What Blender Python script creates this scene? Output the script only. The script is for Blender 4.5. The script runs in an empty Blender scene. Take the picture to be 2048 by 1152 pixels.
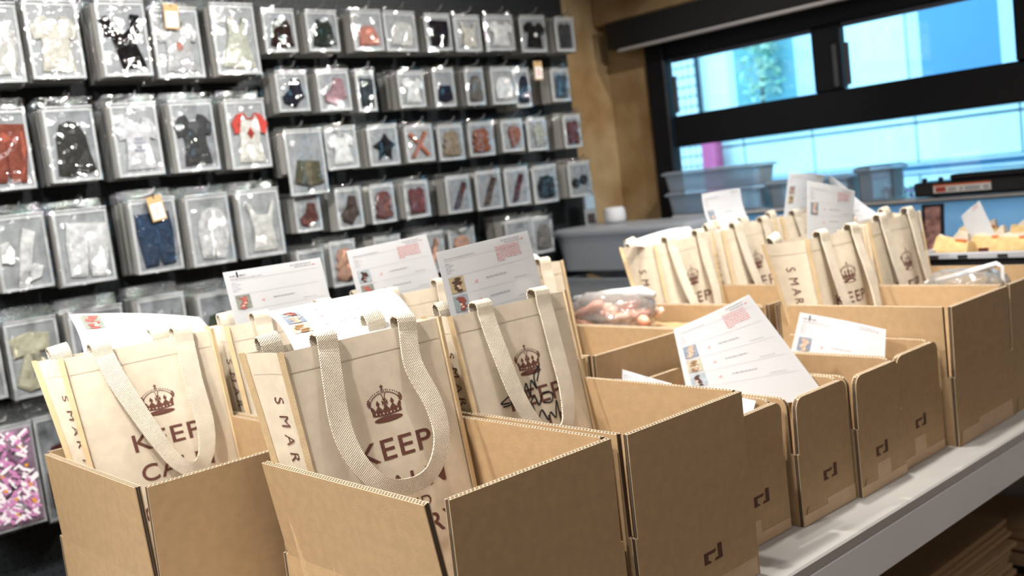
import bpy, bmesh, math, random
from mathutils import Vector, Matrix, noise
S = 0.62                      # every length below is in units of 0.62 m (camera height above the table top); baked to metres at the end
scene = bpy.context.scene
col = scene.collection

# ------------------------------------------------------------------ camera
cam_d = bpy.data.cameras.new('camera'); cam = bpy.data.objects.new('camera', cam_d); col.objects.link(cam)
yaw, pit, rol = [math.radians(a) for a in (48.586, -6.03, -6.907)]
fw = Vector((math.cos(pit) * math.cos(yaw), math.cos(pit) * math.sin(yaw), math.sin(pit)))
rt = fw.cross(Vector((0, 0, 1))).normalized(); up = rt.cross(fw)
rt, up = (rt * math.cos(rol) + up * math.sin(rol)), (up * math.cos(rol) - rt * math.sin(rol))
cam.matrix_world = Matrix(((rt.x, up.x, -fw.x, 0), (rt.y, up.y, -fw.y, 0), (rt.z, up.z, -fw.z, S), (0, 0, 0, 1)))
cam_d.sensor_width = 36.0; cam_d.lens = 36.0 * 2034.7 / 2048
cam_d.clip_start = 0.02; cam_d.clip_end = 100
cam_d.dof.use_dof = True; cam_d.dof.focus_distance = 2.15 * S; cam_d.dof.aperture_fstop = 4.5
scene.camera = cam

# ------------------------------------------------------------------ daylight, room lamps, added fill, exposure
w = bpy.data.worlds.new('daylight'); scene.world = w; w.use_nodes = True
bg = w.node_tree.nodes['Background']; bg.inputs[0].default_value = (0.36, 0.75, 1.0, 1); bg.inputs[1].default_value = 4.6
def spot(name, loc, aim, power, angle=70, blend=0.6, size=0.035, color=(1, 0.94, 0.85)):
    d = bpy.data.lights.new(name, 'SPOT'); o = bpy.data.objects.new(name, d); col.objects.link(o)
    o.location = Vector(loc) * S
    o.rotation_euler = (Vector(aim) - Vector(loc)).to_track_quat('-Z', 'Y').to_euler()
    d.energy = power; d.spot_size = math.radians(angle); d.spot_blend = blend; d.shadow_soft_size = size; d.color = color
    return o
# track spots over the table, then two added ones
spot('track_spot', (-0.10, 1.55, 2.75), (0.9, 2.0, 0.3), 82, 64)
spot('track_spot', (1.45, 1.66, 2.80), (2.2, 2.0, 0.3), 46, 66)
spot('track_spot', (2.90, 1.72, 2.80), (3.4, 2.1, 0.3), 105, 66)
spot('track_spot', (0.15, 2.45, 2.80), (1.4, 1.75, 0.2), 95, 66)
spot('track_spot', (2.00, 2.45, 2.80), (3.0, 1.75, 0.2), 85, 66)
spot('track_spot', (2.35, 1.28, 2.80), (3.4, 2.25, 0.55), 105, 40)  # extra spot added to brighten the far right totes
spot('track_spot', (3.30, 1.60, 2.75), (4.75, 3.9, 0.75), 70, 46)  # extra spot added to lift the dim corner and column
# wall-washing spots in front of the pegboard
for x, ax in ((-0.6, 2.0), (0.2, 1.0), (1.5, 1.6), (2.6, 2.0), (3.6, 2.8), (4.3, 3.8)):  # leftmost one added to brighten the stack sides
    spot('wall_spot', (x, 1.1, 2.72), (ax, 4.4, 0.85), 88, 54, 0.7, 0.03, (1, 0.96, 0.90))
def area(name, loc, sx, sy, power, color):
    d = bpy.data.lights.new(name, 'AREA'); o = bpy.data.objects.new(name, d); col.objects.link(o)
    d.shape = 'RECTANGLE'; d.size = sx * S; d.size_y = sy * S; d.energy = power; d.color = color
    o.location = Vector(loc) * S
    return o
area('fill_area', (-1.6, 1.6, 2.86), 1.6, 2.6, 46, (1, 0.985, 0.97))  # added fill, unseen, brightens the left-facing sides
area('fill_area', (1.5, -0.9, 2.86), 3.0, 1.0, 16, (1, 0.97, 0.95))  # added soft fill for the front faces, unseen

scene.view_settings.view_transform = 'Standard'; scene.view_settings.look = 'None'
scene.view_settings.gamma = 1.0; scene.view_settings.use_curve_mapping = False
scene.view_settings.exposure = 0.0
scene.cycles.caustics_reflective = False; scene.cycles.caustics_refractive = False
scene.cycles.max_bounces = 8; scene.cycles.transparent_max_bounces = 16

rnd = random.Random(7)
# ------------------------------------------------------------------ helpers
def lin(h):
    v = [int(h[i:i + 2], 16) / 255 for i in (0, 2, 4)]
    return tuple(c / 12.92 if c <= 0.04045 else ((c + 0.055) / 1.055) ** 2.4 for c in v)
MATS = {}
def mat(name, color, rough=0.6, var=0.0, vscale=30.0, bump=0.0, bscale=80.0, spec=0.4, metal=0.0, trans=0.0, detail=4.0, color2=None, emit=None):
    """procedural material: noise-varied colour, noise bump, optional translucency"""
    if name in MATS: return MATS[name]
    m = bpy.data.materials.new(name); m.use_nodes = True; MATS[name] = m
    nt = m.node_tree; N = nt.nodes; L = nt.links
    b = N['Principled BSDF']; out = N['Material Output']
    if isinstance(color, str): color = lin(color)
    b.inputs['Base Color'].default_value = (*color, 1); b.inputs['Roughness'].default_value = rough
    b.inputs['Specular IOR Level'].default_value = spec; b.inputs['Metallic'].default_value = metal
    tc = N.new('ShaderNodeTexCoord')
    if var or color2:
        n = N.new('ShaderNodeTexNoise'); n.inputs['Scale'].default_value = vscale; n.inputs['Detail'].default_value = detail
        L.new(tc.outputs['Object'], n.inputs['Vector'])
        r = N.new('ShaderNodeValToRGB'); L.new(n.outputs['Fac'], r.inputs['Fac'])
        c2 = color2 if color2 else tuple(c * (1 - var) for c in color)
        if isinstance(c2, str): c2 = lin(c2)
        c1 = color if color2 else tuple(min(1, c * (1 + var)) for c in color)
        r.color_ramp.elements[0].position = 0.35; r.color_ramp.elements[1].position = 0.65
        r.color_ramp.elements[0].color = (*c2, 1); r.color_ramp.elements[1].color = (*c1, 1)
        L.new(r.outputs['Color'], b.inputs['Base Color'])
    if bump:
        n2 = N.new('ShaderNodeTexNoise'); n2.inputs['Scale'].default_value = bscale; n2.inputs['Detail'].default_value = 3
        L.new(tc.outputs['Object'], n2.inputs['Vector'])
        bp = N.new('ShaderNodeBump'); bp.inputs['Strength'].default_value = bump; bp.inputs['Distance'].default_value = 0.01
        L.new(n2.outputs['Fac'], bp.inputs['Height']); L.new(bp.outputs['Normal'], b.inputs['Normal'])
    if trans:
        t = N.new('ShaderNodeBsdfTranslucent'); t.inputs['Color'].default_value = (*color, 1)
        mx = N.new('ShaderNodeMixShader'); mx.inputs[0].default_value = trans
        L.new(b.outputs[0], mx.inputs[1]); L.new(t.outputs[0], mx.inputs[2]); L.new(mx.outputs[0], out.inputs['Surface'])
    return m
def clear(name, tint=(0.94, 0.96, 0.97), gloss=0.10, rough=0.10, bump=0.5, bscale=22.0, haze=0.0, hcol=(0.8, 0.85, 0.9)):
    """thin clear plastic or glass: see-through, Fresnel gloss, optional milky haze"""
    if name in MATS: return MATS[name]
    m = bpy.data.materials.new(name); m.use_nodes = True; MATS[name] = m
    nt = m.node_tree; N = nt.nodes; L = nt.links; N.remove(N['Principled BSDF']); out = N['Material Output']
    tr = N.new('ShaderNodeBsdfTransparent'); tr.inputs[0].default_value = (*tint, 1)
    gl = N.new('ShaderNodeBsdfGlossy'); gl.inputs['Roughness'].default_value = rough
    fr = N.new('ShaderNodeFresnel'); fr.inputs[0].default_value = 1.45
    ad = N.new('ShaderNodeMath'); ad.operation = 'ADD'; ad.use_clamp = True; ad.inputs[1].default_value = gloss
    L.new(fr.outputs[0], ad.inputs[0])
    mx = N.new('ShaderNodeMixShader'); L.new(ad.outputs[0], mx.inputs[0]); L.new(tr.outputs[0], mx.inputs[1]); L.new(gl.outputs[0], mx.inputs[2])
    if bump:
        tc = N.new('ShaderNodeTexCoord'); n = N.new('ShaderNodeTexNoise'); n.inputs['Scale'].default_value = bscale; n.inputs['Detail'].default_value = 1.0
        L.new(tc.outputs['Object'], n.inputs['Vector'])
        bp = N.new('ShaderNodeBump'); bp.inputs['Strength'].default_value = bump; bp.inputs['Distance'].default_value = 0.02
        L.new(n.outputs['Fac'], bp.inputs['Height']); L.new(bp.outputs['Normal'], gl.inputs['Normal'])
    last = mx
    if haze:
        df = N.new('ShaderNodeBsdfDiffuse'); df.inputs[0].default_value = (*hcol, 1)
        tl = N.new('ShaderNodeBsdfTranslucent'); tl.inputs[0].default_value = (*hcol, 1)
        a2 = N.new('ShaderNodeMixShader'); a2.inputs[0].default_value = 0.5; L.new(df.outputs[0], a2.inputs[1]); L.new(tl.outputs[0], a2.inputs[2])
        m2 = N.new('ShaderNodeMixShader'); m2.inputs[0].default_value = haze
        L.new(mx.outputs[0], m2.inputs[1]); L.new(a2.outputs[0], m2.inputs[2]); last = m2
    L.new(last.outputs[0], out.inputs['Surface'])
    return m
def weave(name, color, period, strength, rough=0.9, trans=0.0, diag=0.0):
    """woven cloth: crossing thread ridges as bump, faint tone variation"""
    m = mat(name, color, rough, 0.06, 45, 0, spec=0.12, trans=trans)
    nt = m.node_tree; N = nt.nodes; L = nt.links; b = N['Principled BSDF']
    tc = N.new('ShaderNodeTexCoord'); mp = N.new('ShaderNodeMapping'); mp.inputs['Rotation'].default_value = (0, diag, 0); L.new(tc.outputs['Object'], mp.inputs['Vector'])
    hs = []
    for d in ('X', 'Z'):
        w_ = N.new('ShaderNodeTexWave'); w_.wave_type = 'BANDS'; w_.bands_direction = d; w_.inputs['Scale'].default_value = 0.314 / period
        w_.inputs['Distortion'].default_value = 0.6; w_.inputs['Detail Scale'].default_value = 2.0; L.new(mp.outputs[0], w_.inputs['Vector']); hs.append(w_)
    ad = N.new('ShaderNodeMath'); ad.operation = 'MULTIPLY'; L.new(hs[0].outputs['Fac'], ad.inputs[0]); L.new(hs[1].outputs['Fac'], ad.inputs[1])
    bp = N.new('ShaderNodeBump'); bp.inputs['Strength'].default_value = strength; bp.inputs['Distance'].default_value = period * 0.6
    L.new(ad.outputs[0], bp.inputs['Height']); L.new(bp.outputs['Normal'], b.inputs['Normal'])
    return m
def link(name, me, parent=None, loc=(0, 0, 0), rot=(0, 0, 0)):
    o = bpy.data.objects.new(name, me); col.objects.link(o)
    o.location = loc; o.rotation_euler = rot
    if parent: o.parent = parent
    return o
def tag(o, label, cat, group=None, kind=None):
    o['label'] = label; o['category'] = cat
    if group: o['group'] = group
    if kind: o['kind'] = kind
    return o
def empty(name, loc, label, cat, group=None, rz=0.0, kind=None):
    o = link(name, None, None, loc, (0, 0, rz)); o.empty_display_size = 0.05
    return tag(o, label, cat, group, kind)
def mesh(name, verts, faces, mats, smooth=False, mi=None):
    me = bpy.data.meshes.new(name); me.from_pydata([tuple(v) for v in verts], [], faces); me.update()
    for m in (mats if isinstance(mats, (list, tuple)) else [mats]): me.materials.append(m)
    if mi:
        for p, i in zip(me.polygons, mi): p.material_index = i
    if smooth:
        for p in me.polygons: p.use_smooth = True
    return me
def part(name, verts, faces, mats, parent=None, loc=(0, 0, 0), rot=(0, 0, 0), smooth=False, mi=None):
    return link(name, mesh(name, verts, faces, mats, smooth, mi), parent, loc, rot)
class MB:
    """collects boxes, tubes, lathes into one mesh"""
    def __init__(s): s.v = []; s.f = []; s.m = []
    def add(s, v, f, m=0):
        n = len(s.v); s.v += [tuple(p) for p in v]; s.f += [tuple(i + n for i in q) for q in f]; s.m += [m] * len(f)
        return s
    def box(s, x0, x1, y0, y1, z0, z1, m=0, bev=0.0):
        if bev:
            b = bev; v = []; 
            for z, k in ((z0, 1), (z0 + b, 0), (z1 - b, 0), (z1, 1)):
                i = b if k else 0
                v += [(x0 + i, y0 + i + (b - i), z), (x0 + i + (b - i), y0 + i, z), (x1 - b, y0 + i, z), (x1 - i, y0 + b, z), (x1 - i, y1 - b, z), (x1 - b, y1 - i, z), (x0 + b, y1 - i, z), (x0 + i, y1 - b, z)]
            f = [tuple(range(7, -1, -1)), tuple(range(24, 32))]
            for r in range(3):
                for k in range(8):
                    a, c = r * 8 + k, r * 8 + (k + 1) % 8
                    f.append((a, c, c + 8, a + 8))
            return s.add(v, f, m)
        v = [(x0, y0, z0), (x1, y0, z0), (x1, y1, z0), (x0, y1, z0), (x0, y0, z1), (x1, y0, z1), (x1, y1, z1), (x0, y1, z1)]
        return s.add(v, [(3, 2, 1, 0), (4, 5, 6, 7), (0, 1, 5, 4), (1, 2, 6, 5), (2, 3, 7, 6), (3, 0, 4, 7)], m)
    def tube(s, pts, r, n=8, m=0, closed=False):
        pts = [Vector(p) for p in pts]; rr = r if isinstance(r, (list, tuple)) else [r] * len(pts); v = []; f = []
        for i, p in enumerate(pts):
            t = (pts[min(i + 1, len(pts) - 1)] - pts[max(i - 1, 0)]).normalized()
            a = t.cross(Vector((0, 0, 1)) if abs(t.z) < 0.9 else Vector((1, 0, 0))).normalized(); b = t.cross(a)
            for k in range(n):
                th = 2 * math.pi * k / n; v.append(p + (a * math.cos(th) + b * math.sin(th)) * rr[i])
        for i in range(len(pts) - 1):
            for k in range(n):
                f.append((i * n + k, i * n + (k + 1) % n, (i + 1) * n + (k + 1) % n, (i + 1) * n + k))
        f += [tuple(range(n - 1, -1, -1)), tuple(range((len(pts) - 1) * n, len(pts) * n))]
        return s.add(v, f, m)
    def lathe(s, prof, n=24, m=0, c=(0, 0)):
        v = []; f = []
        for r, z in prof:
            for k in range(n):
                th = 2 * math.pi * k / n; v.append((c[0] + r * math.cos(th), c[1] + r * math.sin(th), z))
        for i in range(len(prof) - 1):
            for k in range(n): f.append((i * n + k, i * n + (k + 1) % n, (i + 1) * n + (k + 1) % n, (i + 1) * n + k))
        f += [tuple(range(n - 1, -1, -1)), tuple(range((len(prof) - 1) * n, len(prof) * n))]
        return s.add(v, f, m)
    def poly(s, pts, y0, y1, m=0, me=None):
        """outline in x,z extruded from y0 to y1"""
        n = len(pts); v = [(x, y0, z) for x, z in pts] + [(x, y1, z) for x, z in pts]
        s.add(v, [tuple(range(n)), tuple(range(2 * n - 1, n - 1, -1))], m)
        s.add(v, [(i, i + n, (i + 1) % n + n, (i + 1) % n) for i in range(n)], m if me is None else me)
        return s
    def build(s, name, mats, parent=None, loc=(0, 0, 0), rot=(0, 0, 0), smooth=False):
        return part(name, s.v, s.f, mats, parent, loc, rot, smooth, s.m)
def grid(fn, nu, nv):
    v = [fn(i / nu, j / nv) for j in range(nv + 1) for i in range(nu + 1)]
    f = [(j * (nu + 1) + i, j * (nu + 1) + i + 1, (j + 1) * (nu + 1) + i + 1, (j + 1) * (nu + 1) + i) for j in range(nv) for i in range(nu)]
    return v, f
def ribbon(pts, wid, half, th):
    """flat strap along pts; wid = list of unit width directions; th = thickness"""
    v = []; f = []; n = len(pts)
    for i in range(n):
        t = (pts[min(i + 1, n - 1)] - pts[max(i - 1, 0)]).normalized(); nn = t.cross(wid[i]).normalized()
        h = half[i] if isinstance(half, list) else half
        for a, b in ((-1, -1), (1, -1), (1, 1), (-1, 1)): v.append(pts[i] + wid[i] * (h * a) + nn * (th * 0.5 * b))
    for i in range(n - 1):
        for k in range(4): f.append((i * 4 + k, i * 4 + (k + 1) % 4, (i + 1) * 4 + (k + 1) % 4, (i + 1) * 4 + k))
    f += [(3, 2, 1, 0), ((n - 1) * 4, (n - 1) * 4 + 1, (n - 1) * 4 + 2, (n - 1) * 4 + 3)]
    return v, f
def spline(p, n=6):
    """Catmull-Rom through tuples"""
    out = []; q = [p[0]] + list(p) + [p[-1]]
    for i in range(1, len(q) - 2):
        for k in range(n):
            t = k / n
            out.append(tuple(0.5 * (2 * q[i][a] + (q[i + 1][a] - q[i - 1][a]) * t + (2 * q[i - 1][a] - 5 * q[i][a] + 4 * q[i + 1][a] - q[i + 2][a]) * t * t + (-q[i - 1][a] + 3 * q[i][a] - 3 * q[i + 1][a] + q[i + 2][a]) * t ** 3) for a in range(len(p[0]))))
    out.append(tuple(p[-1])); return out
def bag_noise(x, y, z, s): return noise.noise(Vector((x * s, y * s, z * s)))
TXT = {}
def text_geo(word, bold=0.0, space=1.0):
    """flat lettering, normalised to a box 0..1 by 0..1 (aspect kept apart)"""
    k = (word, bold, space)
    if k not in TXT:
        c = bpy.data.curves.new('lettering', 'FONT'); c.body = word; c.offset = bold; c.space_character = space; c.resolution_u = 5
        o = bpy.data.objects.new('lettering', c); col.objects.link(o)
        bpy.context.view_layer.update()
        me = bpy.data.meshes.new_from_object(o.evaluated_get(bpy.context.evaluated_depsgraph_get()))
        v = [tuple(p.co) for p in me.vertices]; f = [tuple(p.vertices) for p in me.polygons]
        bpy.data.objects.remove(o); bpy.data.curves.remove(c); bpy.data.meshes.remove(me)
        xs = [p[0] for p in v]; ys = [p[1] for p in v]; x0, x1, y0, y1 = min(xs), max(xs), min(ys), max(ys)
        TXT[k] = ([((p[0] - x0) / (x1 - x0), (p[1] - y0) / (y1 - y0)) for p in v], f, (x1 - x0) / (y1 - y0))
    return TXT[k]
# ------------------------------------------------------------------ materials
def kraft_edge():
    m = bpy.data.materials.new('corrugated_edge'); m.use_nodes = True
    nt = m.node_tree; N = nt.nodes; L = nt.links; b = N['Principled BSDF']; b.inputs['Roughness'].default_value = 0.9
    tc = N.new('ShaderNodeTexCoord'); sp = N.new('ShaderNodeSeparateXYZ'); L.new(tc.outputs['Object'], sp.inputs[0])
    def M(op, a, c=None, cl=False):
        n = N.new('ShaderNodeMath'); n.operation = op; n.use_clamp = cl
        for i, q in enumerate((a, c)):
            if q is None: continue
            if hasattr(q, 'links'): L.new(q, n.inputs[i])
            else: n.inputs[i].default_value = q
        return n.outputs[0]
    ln = M('ADD', sp.outputs['X'], M('MULTIPLY', sp.outputs['Z'], 0.15))
    zig = M('PINGPONG', M('MULTIPLY', ln, 330.0), 1.0)              # flute wave along the edge
    v = M('DIVIDE', sp.outputs['Y'], 0.014 * S)
    d = M('ABSOLUTE', M('SUBTRACT', v, M('ADD', M('MULTIPLY', zig, 0.7), 0.15)))
    core = M('LESS_THAN', d, 0.14); liner = M('GREATER_THAN', M('ABSOLUTE', M('SUBTRACT', v, 0.5)), 0.39)
    fac = M('MAXIMUM', core, liner)
    mx = N.new('ShaderNodeMix'); mx.data_type = 'RGBA'; L.new(fac, mx.inputs['Factor'])
    mx.inputs[6].default_value = (0.045, 0.025, 0.012, 1); mx.inputs[7].default_value = (0.72, 0.57, 0.40, 1)
    L.new(mx.outputs[2], b.inputs['Base Color'])
    return m
def kraft_side():
    m = bpy.data.materials.new('cut_board_side'); m.use_nodes = True
    nt = m.node_tree; N = nt.nodes; L = nt.links; b = N['Principled BSDF']; b.inputs['Roughness'].default_value = 0.9
    tc = N.new('ShaderNodeTexCoord'); sp = N.new('ShaderNodeSeparateXYZ'); L.new(tc.outputs['Object'], sp.inputs[0])
    r = N.new('ShaderNodeValToRGB'); mr = N.new('ShaderNodeMath'); mr.operation = 'DIVIDE'; mr.inputs[1].default_value = 0.014 * S
    L.new(sp.outputs['Y'], mr.inputs[0]); L.new(mr.outputs[0], r.inputs['Fac']); el_ = r.color_ramp.elements
    el_[0].position = 0.0; el_[0].color = (0.50, 0.36, 0.22, 1); el_[1].position = 1.0; el_[1].color = (0.50, 0.36, 0.22, 1)
    for p, c in ((0.14, (0.50, 0.36, 0.22, 1)), (0.2, (0.06, 0.04, 0.025, 1)), (0.45, (0.05, 0.035, 0.02, 1)), (0.5, (0.28, 0.19, 0.11, 1)), (0.56, (0.05, 0.035, 0.02, 1)), (0.8, (0.06, 0.04, 0.025, 1)), (0.86, (0.50, 0.36, 0.22, 1))):
        q = el_.new(p); q.color = c
    L.new(r.outputs['Color'], b.inputs['Base Color'])
    return m
SIDE = kraft_side()
KRAFT = mat('kraft_board', (0.45, 0.305, 0.168), 0.75, 0.05, 60, 0.06, 400, 0.25)
EDGE = kraft_edge()
PRINT = mat('brown_ink', (0.10, 0.045, 0.028), 0.8)
TAPE = mat('paper_tape', (0.56, 0.39, 0.24), 0.45, 0.05, 40)
DARK = mat('dark_seam', (0.03, 0.02, 0.012), 0.9)
CANVAS = weave('canvas', (0.72, 0.635, 0.51), 0.0011, 0.25, trans=0.12)
BIND = weave('canvas_binding', (0.66, 0.50, 0.30), 0.0018, 0.5)
WEB = weave('cotton_webbing', (0.74, 0.66, 0.54), 0.0024, 0.9, diag=0.6)
THREAD = mat('stitch_thread', (0.60, 0.52, 0.41), 0.9)
INK = mat('worn_brown_print', (0.085, 0.024, 0.018), 0.85, color2=(0.17, 0.075, 0.055), vscale=900, detail=2)
MARK = mat('black_marker', (0.01, 0.012, 0.02), 0.5)
WHITE_TOP = mat('white_laminate', (0.46, 0.45, 0.435), 0.32, 0.02, 6, spec=0.5)
APRON = mat('white_apron', (0.84, 0.85, 0.90), 0.4, 0.02, 6)
PAPER = mat("white_paper", (0.76, 0.775, 0.81), 0.7, spec=0.2, trans=0.25)
GREYINK = mat('grey_ink', (0.30, 0.30, 0.33), 0.8); REDINK = mat('red_ink', (0.70, 0.28, 0.27), 0.8); PALEINK = mat('pale_ink', (0.55, 0.55, 0.60), 0.8)
CARD = mat('white_card', (0.78, 0.79, 0.80), 0.5, 0.03, 60)
CARDSIDE = mat('pack_edge', (0.74, 0.73, 0.70), 0.5, trans=0.25)
def layered(m):
    nt = m.node_tree; N = nt.nodes; L = nt.links; tc = N.new('ShaderNodeTexCoord'); wv = N.new('ShaderNodeTexWave'); wv.bands_direction = 'Y'; wv.inputs['Scale'].default_value = 150; wv.inputs['Distortion'].default_value = 3.0
    L.new(tc.outputs['Object'], wv.inputs['Vector']); r = N.new('ShaderNodeValToRGB'); L.new(wv.outputs['Fac'], r.inputs['Fac'])
    r.color_ramp.elements[0].color = (0.50, 0.49, 0.465, 1); r.color_ramp.elements[1].color = (0.84, 0.83, 0.80, 1); L.new(r.outputs['Color'], N['Principled BSDF'].inputs['Base Color'])
layered(CARDSIDE)
BACKING = mat('grey_backing', (0.36, 0.375, 0.40), 0.45, 0.18, 40)
SLEEVE = clear('clear_sleeve', gloss=0.11, rough=0.04, bump=0.55, bscale=30)
GLASS = clear('window_glass', (0.93, 0.97, 0.98), 0.02, 0.0, 0)
BIN = clear('clear_bin', (0.90, 0.94, 0.97), 0.06, 0.2, 0.15, 15, 0.34, (0.88, 0.92, 0.97))
MILKY = clear('milky_bin', (0.90, 0.94, 0.97), 0.06, 0.2, 0.15, 15, 0.60, (0.85, 0.90, 0.96))
BAGGY = clear('crinkled_clear_bag', (0.93, 0.93, 0.93), 0.12, 0.06, 1.0, 30, 0.22, (0.9, 0.9, 0.9))
BLACK = mat('black_frame', (0.006, 0.007, 0.010), 0.45, spec=0.3)
STEEL = mat('hook_steel', (0.55, 0.56, 0.58), 0.3, metal=1.0)
# ------------------------------------------------------------------ room shell
def pegboard_mat():
    m = bpy.data.materials.new('black_pegboard'); m.use_nodes = True
    nt = m.node_tree; N = nt.nodes; L = nt.links; b = N['Principled BSDF']
    tc = N.new('ShaderNodeTexCoord'); sp = N.new('ShaderNodeSeparateXYZ'); L.new(tc.outputs['Object'], sp.inputs[0])
    def M(op, a, c=None):
        n = N.new('ShaderNodeMath'); n.operation = op
        for i, q in enumerate((a, c)):
            if q is None: continue
            if hasattr(q, 'links'): L.new(q, n.inputs[i])
            else: n.inputs[i].default_value = q
        return n.outputs[0]
    fx = M('SUBTRACT', M('FRACT', M('MULTIPLY', sp.outputs['X'], 1 / 0.0215)), 0.5); fz = M('SUBTRACT', M('FRACT', M('MULTIPLY', sp.outputs['Z'], 1 / 0.0215)), 0.5)
    d = M('SQRT', M('ADD', M('MULTIPLY', fx, fx), M('MULTIPLY', fz, fz)))
    hole = M('LESS_THAN', d, 0.13)
    mx = N.new('ShaderNodeMix'); mx.data_type = 'RGBA'; L.new(hole, mx.inputs['Factor'])
    mx.inputs[6].default_value = (0.020, 0.025, 0.028, 1); mx.inputs[7].default_value = (0.002, 0.002, 0.003, 1)
    L.new(mx.outputs[2], b.inputs['Base Color']); b.inputs['Roughness'].default_value = 0.42; b.inputs['Specular IOR Level'].default_value = 0.35
    bp = N.new('ShaderNodeBump'); bp.inputs['Strength'].default_value = 0.6; bp.invert = True; bp.inputs['Distance'].default_value = 0.003
    L.new(hole, bp.inputs['Height']); L.new(bp.outputs['Normal'], b.inputs['Normal'])
    return m
PEG = pegboard_mat()
RUST = mat('rusty_brown_plaster', (0.43, 0.32, 0.18), 0.7, color2=(0.25, 0.145, 0.055), vscale=4.5, bump=0.25, bscale=30, detail=8)
PLASTER = mat('warm_grey_plaster', (0.42, 0.36, 0.29), 0.85, 0.1, 3)
CEIL = mat('ceiling_paint', (0.50, 0.45, 0.40), 0.9, 0.05, 3)
FLOOR = mat('dark_timber_floor', (0.10, 0.065, 0.04), 0.5, 0.3, 6)
ZF = -1.21; ZC = 2.92; XW = 4.97; YW = 4.45; X0 = -2.8; Y0 = -2.6
def struct(o, label, cat): return tag(o, label, cat, None, 'structure')
struct(MB().box(X0, XW + 0.3, Y0, YW + 0.3, ZF - 0.1, ZF).build('floor', FLOOR), 'dark timber floor under the white packing table', 'floor')
struct(MB().box(X0, XW + 0.3, Y0, YW + 0.3, ZC, ZC + 0.1).build('ceiling', CEIL), 'plain painted ceiling over the packing room', 'ceiling')
wall_back = struct(MB().box(X0, 4.60, YW, YW + 0.3, ZF, ZC).build('wall_back', PEG), 'black perforated pegboard wall hung with rows of packs', 'wall')
struct(MB().box(X0 - 0.2, X0, Y0, YW + 0.3, ZF, ZC).build('wall_left', PLASTER), 'plain plaster wall at the left of the room', 'wall')
struct(MB().box(X0 - 0.2, XW + 0.3, Y0 - 0.2, Y0, ZF, ZC).build('wall_front', PLASTER), 'plain plaster wall behind the photographer', 'wall')
struct(MB().box(4.60, XW + 0.3, YW, YW + 0.3, ZF, ZC, bev=0.01).build('trim_1', RUST), 'rusty brown column beside the end of the pegboard', 'column')
WY0, WY1, WZ0, WZ1 = 0.75, 4.13, 0.42, 1.74     # window opening
m = MB(); m.box(XW, XW + 0.07, Y0, WY0, ZF, ZC); m.box(XW, XW + 0.07, WY1, YW, ZF, ZC); m.box(XW, XW + 0.07, WY0, WY1, ZF, WZ0); m.box(XW, XW + 0.07, WY0, WY1, WZ1, ZC)
struct(m.build('wall_right', RUST), 'rusty brown wall around the wide black window', 'wall')
struct(MB().box(XW - 0.10, XW, Y0, YW, 1.885, ZC, bev=0.012).build('trim_2', RUST), 'rusty brown beam running above the window', 'beam')
cs = empty('blind_case', (XW - 0.14, 2.2, 1.72), 'long dark roller blind case with a pale strip above the window', 'blind case')
MB().box(-0.0, 0.135, -1.4, 2.12, 0, 0.16, bev=0.004).build('case', mat('dark_case', (0.012, 0.012, 0.012), 0.5), cs)
MB().box(-0.012, 0.02, -1.4, 2.03, -0.028, -0.006, bev=0.005).build('hem_bar', mat('pale_bar', (0.36, 0.34, 0.34), 0.35), cs)
# window: frame and panes
wn = empty('window_1', (XW + 0.005, 2.4, WZ0), 'wide black framed window with two tilting upper panes', 'window', kind='structure')
def wb(name, y0, y1, z0, z1, x0=0.0, x1=0.06, mt=BLACK, bev=0.008): return MB().box(x0, x1, y0 - 2.4, y1 - 2.4, z0 - WZ0, z1 - WZ0, bev=bev).build(name, mt, wn)
wb('jamb', 3.985, 4.13, WZ0, WZ1, -0.03, 0.06); wb('jamb', WY0, 0.90, WZ0, WZ1)
wb('head_rail', WY0, WY1, 1.61, WZ1, -0.01); wb('transom', WY0, 3.97, 1.075, 1.262, -0.01)
wb('mullion', 2.83, 3.0, 1.262, 1.61); wb('mullion', 1.77, 1.955, 1.262, 1.61)
wb('sill_rail', WY0, 3.97, 0.635, 0.665); wb('bottom_rail', WY0, 3.97, WZ0, 0.45)
for a, b in ((3.0, 3.97), (1.955, 2.83), (0.9, 1.77)):
    p = wb('sash_pane', a, b, 1.262, 1.61, 0.03, 0.036, GLASS, 0)
    wb('sash_rail', a, b, 1.585, 1.612, 0.015, 0.06, mat('grey_rail', (0.10, 0.11, 0.15), 0.4))
wb('lower_pane', 0.9, 3.97, 0.665, 1.075, 0.03, 0.036, GLASS, 0)
wb('frosted_pane', 0.9, 3.97, 0.45, 0.635, 0.03, 0.036, clear('frosted_glass', (0.7, 0.8, 0.9), 0.02, 0.3, 0, 1, 0.85, (0.75, 0.82, 0.9)), 0)
for y in (3.93, 2.86, 2.79): wb('stay_arm', y - 0.012, y + 0.012, 1.28, 1.5, -0.02, 0.0, mat('grey_arm', (0.06, 0.06, 0.07), 0.4), 0.003)
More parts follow.
